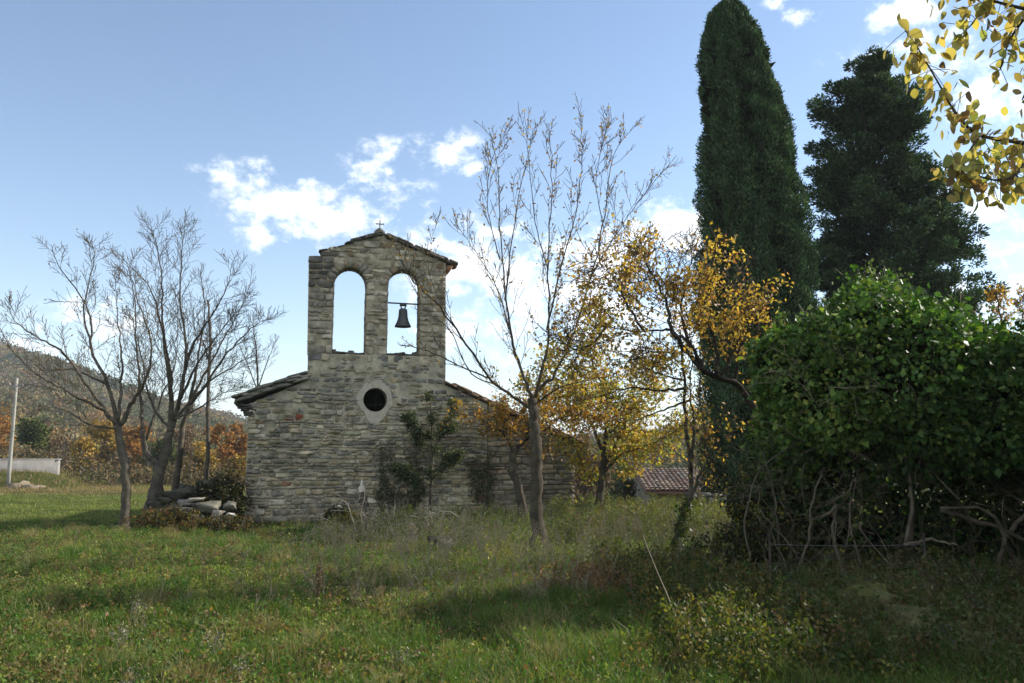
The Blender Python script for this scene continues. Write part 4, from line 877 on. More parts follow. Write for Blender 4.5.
t4 = [([(172, 490), (180, 455), (182, 430), (190, 405)], 22.5, 22.5, .10, .07, .6, 0, 0), ([(190, 405), (212, 380), (236, 365), (256, 350)], 22.5, 22.0, .04, .006, 1.0, 2, 11), ([(188, 410), (198, 360), (205, 310), (200, 270)], 22.5, 23, .05, .006, 1.0, 2, 12), ([(190, 400), (218, 350), (240, 310), (252, 280)], 22.5, 23.4, .04, .006, 1.0, 2, 12)]
limbs_tree('bare_tree', 'leafless tree with a straight slanting stem behind the rubble', 'tree', t4, pl, 77, group='bare trees left of the chapel')
t5 = [([(206, 485), (208, 440), (208, 390), (210, 340), (208, 300)], 26, 26, .085, .03, .7, 1, 5), ([(209, 360), (200, 330), (196, 310)], 26, 26, .03, .01, .7, 1, 5)]
root, tips, rel, rng = limbs_tree('bare_tree', 'thin straight pole-like tree between the rubble heap and the chapel', 'tree', t5, dict(pl, up=.5), 79, group='bare trees left of the chapel')
leaf_on_tips(root, tips, rel, rng, 10, .12, [(.22, .1, .04)], None, 1, lambda W: 1.0 * (proj(W)[1] > 330))
t6 = [([(262, 500), (260, 440), (258, 390), (256, 345), (252, 322)], 33, 33, .07, .012, .9, 2, 8), ([(258, 392), (248, 365), (240, 345)], 33, 33, .03, .01, .8, 2, 6), ([(258, 388), (268, 360), (276, 340)], 33, 33, .03, .01, .8, 2, 6)]
limbs_tree('bare_tree', 'faint slender bare tree whose twigs show above the left chapel roof', 'tree', t6, dict(pl, up=.5), 81, group='bare trees left of the chapel')
# far right yellow sapling above the thicket
t7 = [([(1012, 520), (1010, 440), (1006, 380), (1002, 330), (996, 290)], 16, 16, .06, .01, .6, 2, 12), ([(1008, 380), (1020, 330), (1024, 290)], 16, 16.4, .03, .006, .6, 2, 12), ([(1006, 380), (985, 340), (975, 318)], 16, 15.6, .03, .006, .5, 2, 10)]
root, tips, rel, rng = limbs_tree('yellow_sapling', 'thin yellow-leaved tree showing above the thicket at the far right', 'tree', t7, dict(pe, up=.4), 83)
leaf_on_tips(root, tips, rel, rng, 20, .075, [(.40, .26, .04), (.36, .20, .04)], None, 2)

# ------------------------------------------------------------------ plum tree overhead (trunk stands right of the picture)
def build_plum():
    rng = np.random.default_rng(91); base = np.array((4.3, 4.2, 0)); base[2] = float(gz(4.3, 4.2))
    root = thing('plum_tree', 'plum tree whose yellow-leaved branches hang in at the top right', 'tree', tuple(base))
    W = lambda x, y, Y: P(x, y, Y) - base
    tr = MB(); br = MB(); tw = MB()
    fork = np.array((-.1, -.1, 2.3)); trunk = smooth_path([(0, 0, -.05), (.08, .03, .8), (-.02, -.03, 1.6), fork], 14); r = np.linspace(.15, .10, 14); r[:2] *= 1.3; tube(tr, trunk, r, 12, BK, .04, rng); tr.build('trunk', M_bark, root, True)
    limbs = [([fork, fork + (-.5, -.1, .5), W(1060, 150, 3.7), W(1024, 143, 3.6), W(980, 135, 3.5), W(957, 115, 3.45), W(939, 84, 3.4), W(919, 50, 3.4), W(905, 30, 3.4)], .024, .003),
             ([fork + (-.5, -.1, .5), W(1080, 20, 3.3), W(1030, 10, 3.3), W(990, 0, 3.25), W(960, -10, 3.2), W(930, -30, 3.2)], .02, .003), ([W(1060, 150, 3.7), W(1030, 185, 3.8), W(1012, 168, 3.75), W(1000, 140, 3.7)], .014, .003), ([W(1040, 145, 3.65), W(1010, 178, 3.5), W(975, 175, 3.45), W(950, 160, 3.4)], .012, .003),
             ([W(1030, 10, 3.3), W(1010, 40, 3.4), W(1000, 70, 3.4)], .01, .003), ([W(980, 135, 3.5), W(965, 160, 3.4), W(958, 190, 3.4)], .008, .002), ([W(1060, 20, 3.3), W(1040, 60, 3.5), W(1022, 100, 3.6)], .012, .003), ([W(990, 0, 3.25), W(972, 24, 3.3), W(955, 40, 3.3)], .008, .002)]
    spots = []
    for q, (pts, r0, r1) in enumerate(limbs):
        p = smooth_path(np.array(pts), 26); tube(br, p, r1 + (r0 - r1) * (1 - np.linspace(0, 1, 26)) ** 2.2, 7, BK); spots.append(p[(8 if q < 2 else 6):])
    for k in range(16):          # rest of the crown, outside the picture
        th = rng.uniform(0, 6.28); 
        if -2.3 < th - 2 * math.pi * (th > math.pi) < 2.9 or True:
            d = np.array((math.cos(th) * .8 + .35, math.sin(th) * .8 - .2, rng.uniform(.5, 1.1)))
            p = smooth_path([fork, fork + d * .7, fork + d * 1.5 + (0, 0, .1)], 12)
            w = p + base; x, y = proj(w)
            if ((x < 1060) & (w[:, 1] > .5)).any(): continue
            tube(br, p, np.linspace(.04, .006, 12), 6, BK); spots += [p[4:], p[4:] + (.2, .1, .1)]
    br.build('branches', M_bark, root, True)
    cs = []; dd = []
    for p in spots:
        L = np.linalg.norm(np.diff(p, axis=0), axis=1).sum(); n = int(L * 175)
        for _ in range(n):
            i = rng.integers(0, len(p) - 1); b = p[i] + (p[i + 1] - p[i]) * rng.uniform(); l = rng.uniform(.02, .13); dv = unit(rng.normal(0, 1, 3) + (0, 0, -.15)); e = b + dv * l
            if rng.uniform() < .4: tube(tw, [b, b + dv * l * .5 + (0, 0, .004), e], .0016, 3, (.10, .07, .04))
            cs.append(e); dd.append((0, 0, -1.1))
    tw.build('twigs', M_twig, root); cs = np.array(cs)
    m = MB(); big_leaves(m, cs, .055, rng, pal(rng, len(cs), [(.40, .34, .11), (.33, .29, .10), (.42, .35, .13), (.27, .21, .08), (.20, .13, .06), (.22, .25, .08)], [4, 4, 3, 2, 1.2, 1.5], .25), np.array(dd), .9); m.build('foliage', M_leaf, root)
build_plum()

# ------------------------------------------------------------------ ivy thicket on the right
def build_thicket():
    rng = np.random.default_rng(101)
    K = .84; c0 = G(900, 11.5 * K); root = thing('ivy_thicket', 'huge dark ivy-smothered thicket filling the right side', 'thicket', tuple(c0))
    # (px, py, Y, rx, ry, rz) lobes
    lobes = [(888, 368, 11.6, 1.30, 1.3, 1.15), (818, 390, 11.6, .80, 1.0, .85), (962, 406, 11.7, 1.4, 1.3, 1.15), (1050, 414, 12.2, 1.5, 1.4, 1.2), (1150, 410, 12, 1.5, 1.5, 1.4), (845, 445, 12.6, 1.3, 1.1, 1.2), (930, 460, 13.0, 1.5, 1.2, 1.3), (1030, 470, 13.2, 1.6, 1.3, 1.3), (822, 455, 13.2, .8, .8, .9),
             (786, 362, 11.9, .50, .7, .50), (792, 425, 12.3, .45, .5, .6), (842, 415, 11.2, .5, .5, .45), (925, 425, 11.1, .6, .5, .45), (1000, 430, 11.1, .6, .5, .5), (1045, 600, 10.2, .5, .5, .30), (835, 350, 12.4, .7, .7, .55), (900, 322, 12.2, .5, .6, .48), (870, 322, 12.0, .45, .6, .52), (1000, 372, 12.4, .8, .8, .5), (815, 520, 13.6, .8, .6, 1.0), (890, 545, 13.6, 1.2, .8, 1.1), (985, 545, 13.8, 1.3, .8, 1.1), (1090, 540, 13.6, 1.4, 1, 1.2), (1180, 500, 12.5, 1.3, 1.4, 1.5), (1190, 350, 10.8, 1.6, 1.6, 1.5), (1330, 330, 9.4, 1.5, 1.5, 1.6), (1290, 450, 10, 1.6, 1.6, 1.5), (1480, 380, 8.2, 1.5, 1.5, 1.6), (1500, 520, 8.2, 1.5, 1.5, 1.3), (1260, 420, 8, 1.4, 1.3, 1.4), (1270, 540, 8, 1.4, 1.3, 1.3)]  # far-right lobes outside the view are added to shade the right foreground
    C0 = np.array([P(a, b, Y * K) for a, b, Y, *_ in lobes]) - c0; RR = np.array([l[3:] for l in lobes]) * K
    cs = []; nm = []
    for k in range(len(lobes)):
        area = RR[k].prod() ** (2 / 3) * 12.5; n = int(area * 900)
        v = unit(rng.normal(0, 1, (n, 3))); w = 1 + .12 * np.sin(v[:, 0] * 6 + k) * np.sin(v[:, 2] * 5 + k) + .09 * np.sin(v[:, 1] * 9 + v[:, 2] * 8 + k) + .05 * np.sin(v[:, 0] * 14 + v[:, 2] * 12)
        rad = w * (1 - rng.beta(1, 4.5, n) * .5) + np.where(rng.uniform(0, 1, n) < .08, rng.uniform(0, .2, n), 0)
        p = C0[k] + v * rad[:, None] * RR[k]
        inside = np.zeros(n, bool)
        for j in range(len(lobes)):
            if j != k: inside |= (((p - C0[j]) / (RR[j] * .72)) ** 2).sum(1) < 1
        gzp = p[:, 2] + c0[2] - gz(p[:, 0] + c0[0], p[:, 1] + c0[1])
        keep = ~inside & (gzp > .15)
        # hollow of bare stems under the canopy, open to the front
        W = p + c0; hollow = (gzp < 1.15 * sstep(2.6, 3.4, W[:, 0]) + .35 * wob(W[:, 0], W[:, 1], 2)) & (W[:, 1] < 11.6) & (W[:, 0] < 6.6)
        keep &= ~(hollow & (rng.uniform(0, 1, n) < .9))
        cs.append(p[keep]); nm.append(v[keep])
    cs = np.concatenate(cs); nm = np.concatenate(nm); n = len(cs); print('thicket', n)
    tone = .5 + .5 * wob(cs[:, 0], cs[:, 2], 2.3, 2)
    col = pal(rng, n, [(.04, .085, .02), (.06, .12, .028), (.085, .15, .035), (.03, .065, .02), (.14, .18, .045)], [4, 4, 3, 3, 1.6], .25) * (.8 + .4 * tone[:, None])
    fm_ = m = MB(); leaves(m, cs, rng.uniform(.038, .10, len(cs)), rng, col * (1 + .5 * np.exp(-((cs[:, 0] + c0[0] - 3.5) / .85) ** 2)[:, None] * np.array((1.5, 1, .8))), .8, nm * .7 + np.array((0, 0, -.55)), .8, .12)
    # larger dark leaves added inside the lobes to block light
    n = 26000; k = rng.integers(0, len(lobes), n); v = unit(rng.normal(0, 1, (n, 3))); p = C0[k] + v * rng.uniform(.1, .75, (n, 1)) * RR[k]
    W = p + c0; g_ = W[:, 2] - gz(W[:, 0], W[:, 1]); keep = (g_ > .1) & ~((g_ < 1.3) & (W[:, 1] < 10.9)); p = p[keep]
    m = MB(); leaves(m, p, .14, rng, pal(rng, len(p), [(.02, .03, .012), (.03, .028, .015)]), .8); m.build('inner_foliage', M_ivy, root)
    # upright young shoots on the crest
    sh = fm_; lf = []
    for i in range(420):
        a = rng.uniform(735, 1050); k = int(rng.integers(0, len(lobes)))
        if C0[k][2] + c0[2] < 2.0: continue
        th = rng.uniform(0, 6.28); rr = rng.uniform(0, .8); b = C0[k] + np.array((math.cos(th) * rr * RR[k][0], math.sin(th) * rr * RR[k][1], RR[k][2] * math.sqrt(1 - rr * rr) * .96)); d = unit(np.array((rng.normal(0, .4), rng.normal(0, .4), 1))); L = rng.uniform(.08, .45)
        pts = smooth_path([b, b + d * L * .5, b + d * L + rng.normal(0, .04, 3)], 6); tube(sh, pts, np.linspace(.005, .002, 6), 3, (.10, .11, .04)); t = rng.uniform(.1, 1, 9); lf.append(b + d * L * t[:, None] + rng.normal(0, .02, (9, 3)))
    lf = np.concatenate(lf); leaves(sh, lf, .06, rng, pal(rng, len(lf), [(.08, .13, .03), (.12, .16, .04), (.06, .10, .03)]), .7, (0, 0, -.2)); sh.build('foliage', M_ivy, root)
    # stems and dead branches in the hollow
    st = MB(); grey = (.125, .105, .075)
    paths = [([(905, 620), (908, 560), (912, 500), (905, 440)], 11.9, 12.4, .06), ([(985, 620), (1000, 560), (1005, 535), (985, 510), (940, 508)], 10.9, 10.6, .03), ([(940, 508), (960, 516), (990, 525), (1024, 540), (1060, 560)], 10.7, 10.8, .035), ([(905, 545), (930, 540), (957, 545)], 10.9, 10.7, .022), ([(850, 620), (842, 570), (832, 530), (838, 505)], 10.8, 11, .022), ([(838, 505), (825, 515), (812, 520)], 10.9, 10.8, .02),
             ([(790, 590), (808, 540), (812, 500), (822, 470)], 11, 11.3, .018), ([(905, 545), (912, 500), (905, 450), (912, 420)], 11.1, 11.6, .025), ([(960, 500), (930, 470), (905, 450)], 11, 11.5, .012), ([(870, 600), (850, 520), (858, 470)], 11.1, 11.5, .014), ([(780, 560), (775, 500), (762, 450)], 11.2, 11.5, .012), ([(1040, 640), (1020, 570), (1004, 540)], 11.2, 10.9, .035), ([(800, 610), (775, 540), (740, 500)], 11, 10.7, .010), ([(830, 610), (800, 560), (760, 510)], 11.1, 10.8, .010), ([(750, 560), (745, 520), (760, 470), (800, 440)], 11.1, 11.3, .012), ([(912, 460), (880, 430), (850, 425)], 11.5, 11.3, .010), ([(1004, 540), (1040, 500), (1080, 480)], 11, 11.2, .03)]
    for pp, Ya, Yb, r in paths:
        q = np.array([P(x, y, (Ya + (Yb - Ya) * i / (len(pp) - 1)) * K) for i, (x, y) in enumerate(pp)]) - c0; q = smooth_path(q, 16) + rng.normal(0, .008, (16, 3)); tube(st, q, np.linspace(r, r * .5, 16), 7, np.array(grey) * rng.uniform(.7, 1.2))
    p = dict(up=-.1, wander=.26, kids=4, ratio=.6, angle=50, minr=.0025, col=(.14, .115, .08), step=.12); tips = []
    for i in range(230):
        b = P(rng.uniform(735, 1060), rng.uniform(440, 610), rng.uniform(10.9, 12) * K) - c0; grow(st, tips, b, rng.normal(0, 1, 3) + (0, 0, .4), rng.uniform(.3, 1.0), rng.uniform(.003, .009), 1, rng, p)
    p2 = dict(up=.1, wander=.2, kids=3, ratio=.6, angle=45, minr=.003, col=(.22, .19, .12), step=.14)
    for i in range(60):
        v = unit(np.array((rng.normal(0, 1), -abs(rng.normal(0, 1)) - .2, rng.normal(.3, .7)))); k = 1 if i < 46 else 0; grow(st, tips, C0[k] + v * RR[k] * .95, v * .3 + np.array((rng.normal(0, .8), 0, rng.normal(-.1, .5))), rng.uniform(.2, .55), rng.uniform(.004, .008), 1, rng, p2)
    st.build('stems', M_bark, root)
    # ivy curtain on the stems: few hanging leaves
    n = 8000; a = rng.uniform(742, 1070, n); b = rng.uniform(430, 590, n); Yv = rng.uniform(11.2, 12.6, n) * K; Wv = np.array([P(x, y, z) for x, y, z in zip(a, b, Yv)]); dn = .5 + .5 * wob(Wv[:, 0], Wv[:, 2], 3.1, 7); Wv = Wv[rng.uniform(0, 1, n) < dn]
    m = MB(); leaves(m, Wv - c0, .06, rng, pal(rng, len(Wv), [(.02, .04, .013), (.03, .055, .016), (.06, .07, .02)]), .8, (0, 0, -.5)); m.build('hanging_leaves', M_ivy, root)
build_thicket()

# ------------------------------------------------------------------ wall shrub, ivy on the facade
def build_wall_plants():
    rng = np.random.default_rng(111)
    b = chapel_w(1.2, -.35, 0); b[2] = float(gz(b[0], b[1])); root = thing('wall_shrub', 'grey-green shrub growing against the facade below the right arch', 'shrub', tuple(b))
    w = lambda x, y, d: P(x, y, 19.95 - d) - b
    st = MB(); tips = []; p = dict(up=.3, wander=.15, kids=6, ratio=.55, angle=38, minr=.003, col=(.08, .07, .055), step=.15)
    for pts, r in (([(0, 0, -.05), w(432, 470, .3), w(432, 430, .3), w(430, 395, .3)], .035), ([w(432, 470, .3), w(418, 440, .35), w(408, 415, .3)], .02), ([w(432, 450, .3), w(446, 430, .4), w(455, 405, .3)], .02), ([w(432, 490, .3), w(415, 480, .4), w(398, 470, .3)], .015), ([w(432, 480, .3), w(445, 465, .4), w(458, 455, .4)], .015)):
        q = smooth_path(np.array(pts), 12); tube(st, q, np.linspace(r, r * .4, 12), 6, (.08, .07, .055)); side(st, tips, q, r * .5, .55, 2, rng, p, .25, 9)
    st.build('stems', M_bark, root)
    Cs = []
    for pts, lev in tips:
        n = rng.poisson(48); t = rng.uniform(0, 1, (n, 1)) * (len(pts) - 1); i = np.minimum(t[:, 0].astype(int), len(pts) - 2); Cs.append(pts[i] + (pts[i + 1] - pts[i]) * (t - i[:, None]) + rng.normal(0, .06, (n, 3)))
    Cs = np.concatenate(Cs); m = MB(); leaves(m, Cs, .06, rng, pal(rng, len(Cs), [(.05, .065, .03), (.07, .085, .04), (.10, .11, .06), (.035, .05, .022)]), .6); m.build('foliage', M_ivy, root)
    def ivy(label, u0, z0, u1, z1, n, seed, cols, deep=.0):
        r = np.random.default_rng(seed); uc = (u0 + u1) / 2; bb = chapel_w(uc, -.06, 0); bb[2] = float(gz(bb[0], bb[1]))
        rt = thing('climbing_ivy', label, 'ivy', tuple(bb)); s = MB(); cs = []
        def walk(u, z, L, rr, k):
            pts = []; a = r.uniform(60, 120)
            for i in range(14):
                pts.append(chapel_w(u, -.05 - deep, z) - bb); a += r.normal(0, 16); a = min(max(a, 15), 165); u += L / 14 * math.cos(math.radians(a)); z += L / 14 * math.sin(math.radians(a))
                if not (u0 < u < u1 and z < z1): break
            if len(pts) < 3: return
            tube(s, np.array(pts), np.linspace(rr, rr * .4, len(pts)), 4, (.08, .065, .05)); cs.append(np.array(pts))
            if k:
                for _ in range(4): q = pts[r.integers(1, len(pts))] + bb; uu = (q[0] - O0[0]) * math.cos(TH) + (q[1] - O0[1]) * math.sin(TH); walk(uu, q[2], L * .55, rr * .5, k - 1)
        for _ in range(9): walk(r.uniform(u0 + .1, u1 - .1), z0, (z1 - z0) * r.uniform(.6, 1.1), .012, 2)
        s.build('stems', M_twig, rt); A = np.concatenate(cs); i = r.integers(0, len(A), n); Cc = A[i] + r.normal(0, .05, (n, 3)) * np.array((1, .5, 1))
        m = MB(); leaves(m, Cc, .055, r, pal(r, n, cols), .85, (0, -.3, -.5)); m.build('foliage', M_ivy, rt)
    ivy('dark climbing ivy on the facade left of the wall shrub', -.05, -.2, 1.15, 1.9, 1300, 113, [(.06, .08, .032), (.08, .10, .045), (.10, .10, .05)])
    ivy('climbing ivy straddling the joint between facade and annex', 2.2, -.2, 2.95, 1.5, 750, 114, [(.05, .075, .025), (.07, .09, .035)])
build_wall_plants()

# ------------------------------------------------------------------ rubble heap
def build_rubble():
    rng = np.random.default_rng(121); pale = (.15, .14, .11); gr = (.07, .066, .048); dk = (.06, .058, .042)
    S = [ # px, py, Y, w, d, h, colour, rz, label
     (180, 494, 18.6, .85, .5, .30, gr, .1, 'large flat-topped grey stone at the upper left of the rubble heap'), (206, 507, 17.6, .62, .45, .28, pale, -.15, 'palest chunky white-grey stone at the front of the rubble heap'), (229, 506, 17.7, .30, .3, .2, pale, .3, 'small pale stone at the right tip of the white stone'),
     (196, 518, 17.4, .34, .3, .24, pale, .4, 'pale wedge of stone under the white stone'), (172, 508, 18.0, .55, .4, .18, gr, -.1, 'grey slab lying under the large flat-topped stone'), (185, 503, 18.0, .30, .3, .12, (.22, .20, .17), .0, 'small light stone sandwiched between two grey slabs'), (160, 505, 18.4, .5, .4, .25, dk, .2, 'dark stone leaning on the thick trunk foot'),
     (206, 483, 19.0, .50, .4, .13, gr, 0, 'flat slab on the very top of the rubble heap'), (200, 489, 19.0, .6, .5, .16, dk, .1, 'dark slab under the topmost slab'), (214, 493, 18.8, .7, .5, .22, dk, -.2, 'dark mossy stone beside the ivy mound'), (188, 512, 18.2, .7, .5, .22, dk, .3, 'dark stone in the middle of the heap'), (216, 518, 18.0, .7, .5, .25, dk, .0, 'dark stone under brambles at the right foot of the heap'),
     (172, 517, 18.2, .6, .4, .28, dk, .5, 'dark stone low on the left foot of the heap'), (200, 525, 18.1, .8, .5, .3, dk, -.3, 'buried dark stone at the middle foot of the heap'), (232, 515, 17.6, .2, .2, .1, (.42, .41, .40), 0, 'tiny whitish stone near the chapel corner'), (190, 496, 19.2, .9, .6, .5, dk, 0, 'big dark stone buried at the back of the heap'), (222, 505, 19.2, .8, .6, .6, dk, 0, 'big dark stone behind the ivy mound'),
     (183, 511, 17.3, .36, .3, .16, gr, .2, 'grey stone wedged left of the pale wedge stone'), (212, 522, 17.0, .3, .25, .14, gr, -.3, 'small grey stone below the pale wedge stone'), (165, 500, 17.9, .34, .3, .12, gr, .5, 'thin grey slab beside the thick leaning trunk'), (195, 500, 17.7, .4, .3, .10, (.24, .22, .18), .1, 'thin tan slab between the flat-topped stone and the white stone'), (219, 514, 17.2, .26, .24, .16, (.22, .2, .17), .6, 'brown angular stone below the right tip of the white stone')]
    for px, py, Y, w, d, h, c, rz, lb in S:
        m = MB(); rock_mesh(m, (0, 0, 0), (w * 1.15, d, h * 1.2), rng, c, rz, rng.normal(0, .08), 3, .75); o = m.build('rubble_stone', M_stone); o.location = P(px, py, Y); tag(o, lb, 'stone', 'stones of the rubble heap')
    def mound(name, label, px, py, Y, R, n, cols, size, seed, cat='plant', mat=M_ivy):
        r = np.random.default_rng(seed); c = P(px, py, Y); g = np.array((c[0], c[1], float(gz(c[0], c[1])))); v = unit(r.normal(0, 1, (n, 3))); w = 1 + .26 * np.sin(v[:, 0] * 6 + seed) * np.sin(v[:, 2] * 7 + seed) + .2 * np.sin(v[:, 1] * 8 + v[:, 0] * 9 + seed) + np.where(r.uniform(0, 1, n) < .12, r.uniform(0, .5, n), 0); p = c - g + v * (w * (1 - r.beta(1, 2.5, n) * .6))[:, None] * np.array(R)
        p = p[p[:, 2] > .0]; rt = thing(name, label, cat, tuple(g)); m = MB(); leaves(m, p, size, r, pal(r, len(p), cols), .75, v[:1] * 0 + (0, 0, -.2)); m.build('foliage', mat, rt)
        s = MB(); tips = []
        for _ in range(14): grow(s, tips, (r.normal(0, R[0] * .3), r.normal(0, R[1] * .3), 0), r.normal(0, .6, 3) + (0, 0, 1), (c[2] - g[2] + R[2]) * r.uniform(.6, 1), .006, 1, r, dict(up=.1, wander=.2, kids=4, ratio=.5, angle=45, minr=.002, col=(.09, .07, .05), step=.12))
        s.build('stems', M_twig, rt); return rt
    dki = [(.018, .022, .01), (.025, .032, .012), (.035, .035, .016), (.05, .035, .015)]
    mound('ivy_mound', 'dark ivy mound between the rubble heap and the chapel corner', 224, 500, 18.5, (.48, .5, .48), 5200, dki, .06, 131)
    mound('ivy_mound', 'lower dark ivy mound over the back of the rubble heap', 208, 497, 18.9, (.42, .5, .34), 3200, dki, .06, 132)
    br = [(.07, .06, .02), (.11, .07, .025), (.05, .065, .02), (.12, .055, .03), (.16, .13, .03), (.03, .035, .015)]
    mound('bramble', 'reddish brown bramble in front of the left part of the heap', 168, 520, 17.2, (.75, .45, .26), 2200, br, .055, 133, mat=M_leaf); mound('bramble', 'bramble with red tints in front of the middle of the heap', 198, 530, 16.9, (.7, .4, .20), 2000, br, .055, 134, mat=M_leaf)
    mound('bramble', 'dusky bramble in front of the right part of the heap', 226, 526, 16.9, (.6, .4, .22), 1800, br + dki, .055, 135, mat=M_leaf)
    mound('low_bush', 'dark low bush at the foot of the facade left of the broken stump', 336, 521, 18.2, (.30, .3, .30), 1800, dki, .06, 136); mound('low_bush', 'yellowing low bush between the dark bush and the broken stump', 350, 523, 18.0, (.35, .3, .28), 1600, [(.12, .11, .03), (.18, .15, .03), (.07, .08, .02)], .05, 137, mat=M_leaf)
    mound('loose_bush', 'loose dark bush with a few yellow leaves between the slim tree and the thicket', 762, 508, 10.8, (.45, .45, .55), 4200, dki + [(.05, .075, .02), (.04, .06, .02), (.05, .075, .02), (.30, .25, .05)], .055, 138, mat=M_leaf)
    mound('loose_bush', 'low dark bush at the foot of the cypress left of the thicket', 755, 545, 9.8, (.6, .4, .25), 2600, dki + [(.06, .085, .025), (.12, .12, .03)], .05, 139, mat=M_leaf)
    m = MB(); rock_mesh(m, (0, 0, 0), (.24, .2, .26), rng, (.34, .33, .30), 0, .1); o = m.build('rock', M_stone); o.location = P(340, 510, 18.7); tag(o, 'pale rock peeping over the dark low bush by the facade', 'rock')
    # broken stump
    g = G(368, 17.8); rt = thing('broken_stump', 'leaning dead trunk with a splintered white top before the facade', 'stump', tuple(g)); rel = g
    pts = smooth_path([np.array((0.0, 0, -.1)), P(366, 512, 17.8) - rel, P(362, 497, 17.8) - rel, P(361, 492, 17.8) - rel], 9); m = MB(); tube(m, pts, np.linspace(.11, .08, 9), 10, (.075, .06, .045), .05, rng); m.build('trunk', M_bark, rt)
    m = MB(); a = P(361, 493, 17.8) - rel
    for (dx, tp, r) in ((0, 479, .05), (.03, 485, .035), (-.03, 487, .03)): tube(m, smooth_path([a + (dx * .5, 0, -.04), a + (dx * 1.2, 0, .12), P(362, tp, 17.8) - rel + (dx, 0, 0)], 6), np.linspace(r * 1.25, .008, 6), 6, (.55, .50, .42), .08, rng)
    m.build('splintered_top', M_twig, rt)
    # ivy-wrapped post near the farmhouse
    g = G(629, 30); rt = thing('wooden_post', 'ivy-wrapped wooden post standing in the weeds before the farmhouse gable', 'post', tuple(g)); m = MB(); h = P(629, 472, 30)[2] - g[2]; tube(m, [(0, 0, -.1), (.01, 0, h)], .06, 8, (.10, .09, .07)); m.build('shaft', M_bark, rt)
    r = np.random.default_rng(5); n = 900; m = MB(); zz = r.uniform(0, h * .75, n); leaves(m, np.stack([r.normal(0, .13, n), r.normal(0, .13, n), zz], -1), .1, r, pal(r, n, dki), .8); m.build('ivy', M_ivy, rt)
    # mossy rocks bottom right
    for px, py, Y, w, d, h, c, lb in ((868, 625, 7.4, .66, .5, .46, (.11, .115, .035), 'mossy boulder at the bottom right, under the thicket edge'), (925, 645, 6.7, .7, .45, .32, (.14, .135, .06), 'low mossy rock right of the mossy boulder'), (962, 650, 6.5, .32, .3, .22, (.26, .25, .21), 'pale lichen-spotted rock beside the low mossy rock'), (795, 612, 8.0, .5, .4, .3, (.08, .08, .035), 'dark mossy rock left of the mossy boulder')):
        m = MB(); rock_mesh(m, (0, 0, 0), (w * .85, d, h * .85), rng, np.array(c) * .95, rng.uniform(-.3, .3), .15, 3, .6); o = m.build('mossy_rock', M_stone); q = P(px, py, Y); o.location = (q[0], q[1], max(q[2], float(gz(q[0], q[1])) + h * .35)); tag(o, lb, 'rock')
    # wire strand
    m = MB(); a = P(770, 544, 8.8); b = P(925, 544, 8.8); k = np.linspace(0, 1, 20)[:, None]; pts = a + (b - a) * k; pts[:, 2] -= .02 * 4 * (k * (1 - k))[:, 0]
    rt = thing('wire_fence', 'single fence wire strung between two thin stakes in front of the thicket', 'fence', (a[0], a[1], float(gz(a[0], a[1])))); rel = np.array(rt.location); tube(m, pts - rel, .0018, 4, (.22, .21, .20)); m.build('wire', M_metal, rt)
    for q in (a, b): s = MB(); tube(s, [np.array((q[0], q[1], float(gz(q[0], q[1])) - .1)) - rel, q + (0.0, 0.02, .12) - rel], .014, 6, (.06, .05, .04)); s.build('stake', M_bark, rt)
build_rubble()

# ------------------------------------------------------------------ brushwood and single dead stems
def build_brush():
    rng = np.random.default_rng(141); g = G(400, 15.6)
    o_tips = []; m = MB(); p = dict(up=-.45, wander=.2, kids=4, ratio=.6, angle=45, minr=.0025, col=(.21, .185, .15), step=.12)
    for i in range(30):
        b = np.array((rng.normal(0, .7), rng.normal(0, .4), rng.uniform(.0, .35))); p['col'] = np.array((.25, .225, .185)) * rng.uniform(.6, 1.3); grow(m, o_tips, b, (rng.normal(0, 1), rng.normal(0, .6), rng.uniform(.1, .8)), rng.uniform(.5, 1.0), rng.uniform(.005, .012), 2, rng, p)
    o = m.build('brushwood', M_twig); o.location = tuple(g); tag(o, 'tangle of arching pale dead twigs lying before the facade', 'brushwood')
    for px, Y, L, ang, lb in ((690, 6.7, .95, 118, 'long pale dead stem leaning in the right foreground grass'), (316, 8.6, .42, 88, 'dark upright dried dock spike in the foreground grass'), (900, 9.0, .7, 120, 'thin pale broken stick in front of the mossy rocks')):
        g = G(px, Y); m = MB(); tips = []; d = (math.cos(math.radians(ang)), .1, math.sin(math.radians(ang)))
        grow(m, tips, (0, 0, 0), d, L, .007, 1, rng, dict(up=0, wander=.05, kids=2 if 'dock' not in lb else 6, ratio=.2, angle=40, minr=.003, col=(.26, .22, .17) if 'dark' not in lb else (.07, .05, .035), step=.1))
        if 'dark' in lb: n = 260; t = rng.uniform(.3, 1, n)[:, None]; leaves(m, np.array(d) * L * t + rng.normal(0, .018, (n, 3)), .02, rng, pal(rng, n, [(.10, .06, .04), (.14, .09, .06)]), .8)
        o = m.build('dead_stem', M_dry); o.location = tuple(g); tag(o, lb, 'stem')
    m = MB(); rock_mesh(m, (0, 0, 0), (.55, .5, .2), rng, (.05, .045, .035), 0, .1); o = m.build('rock', M_stone); g = G(440, 13.8); o.location = (g[0], g[1], g[2] + .08); tag(o, 'dark earth-coloured rock in the grass below the brushwood', 'rock')
build_brush()

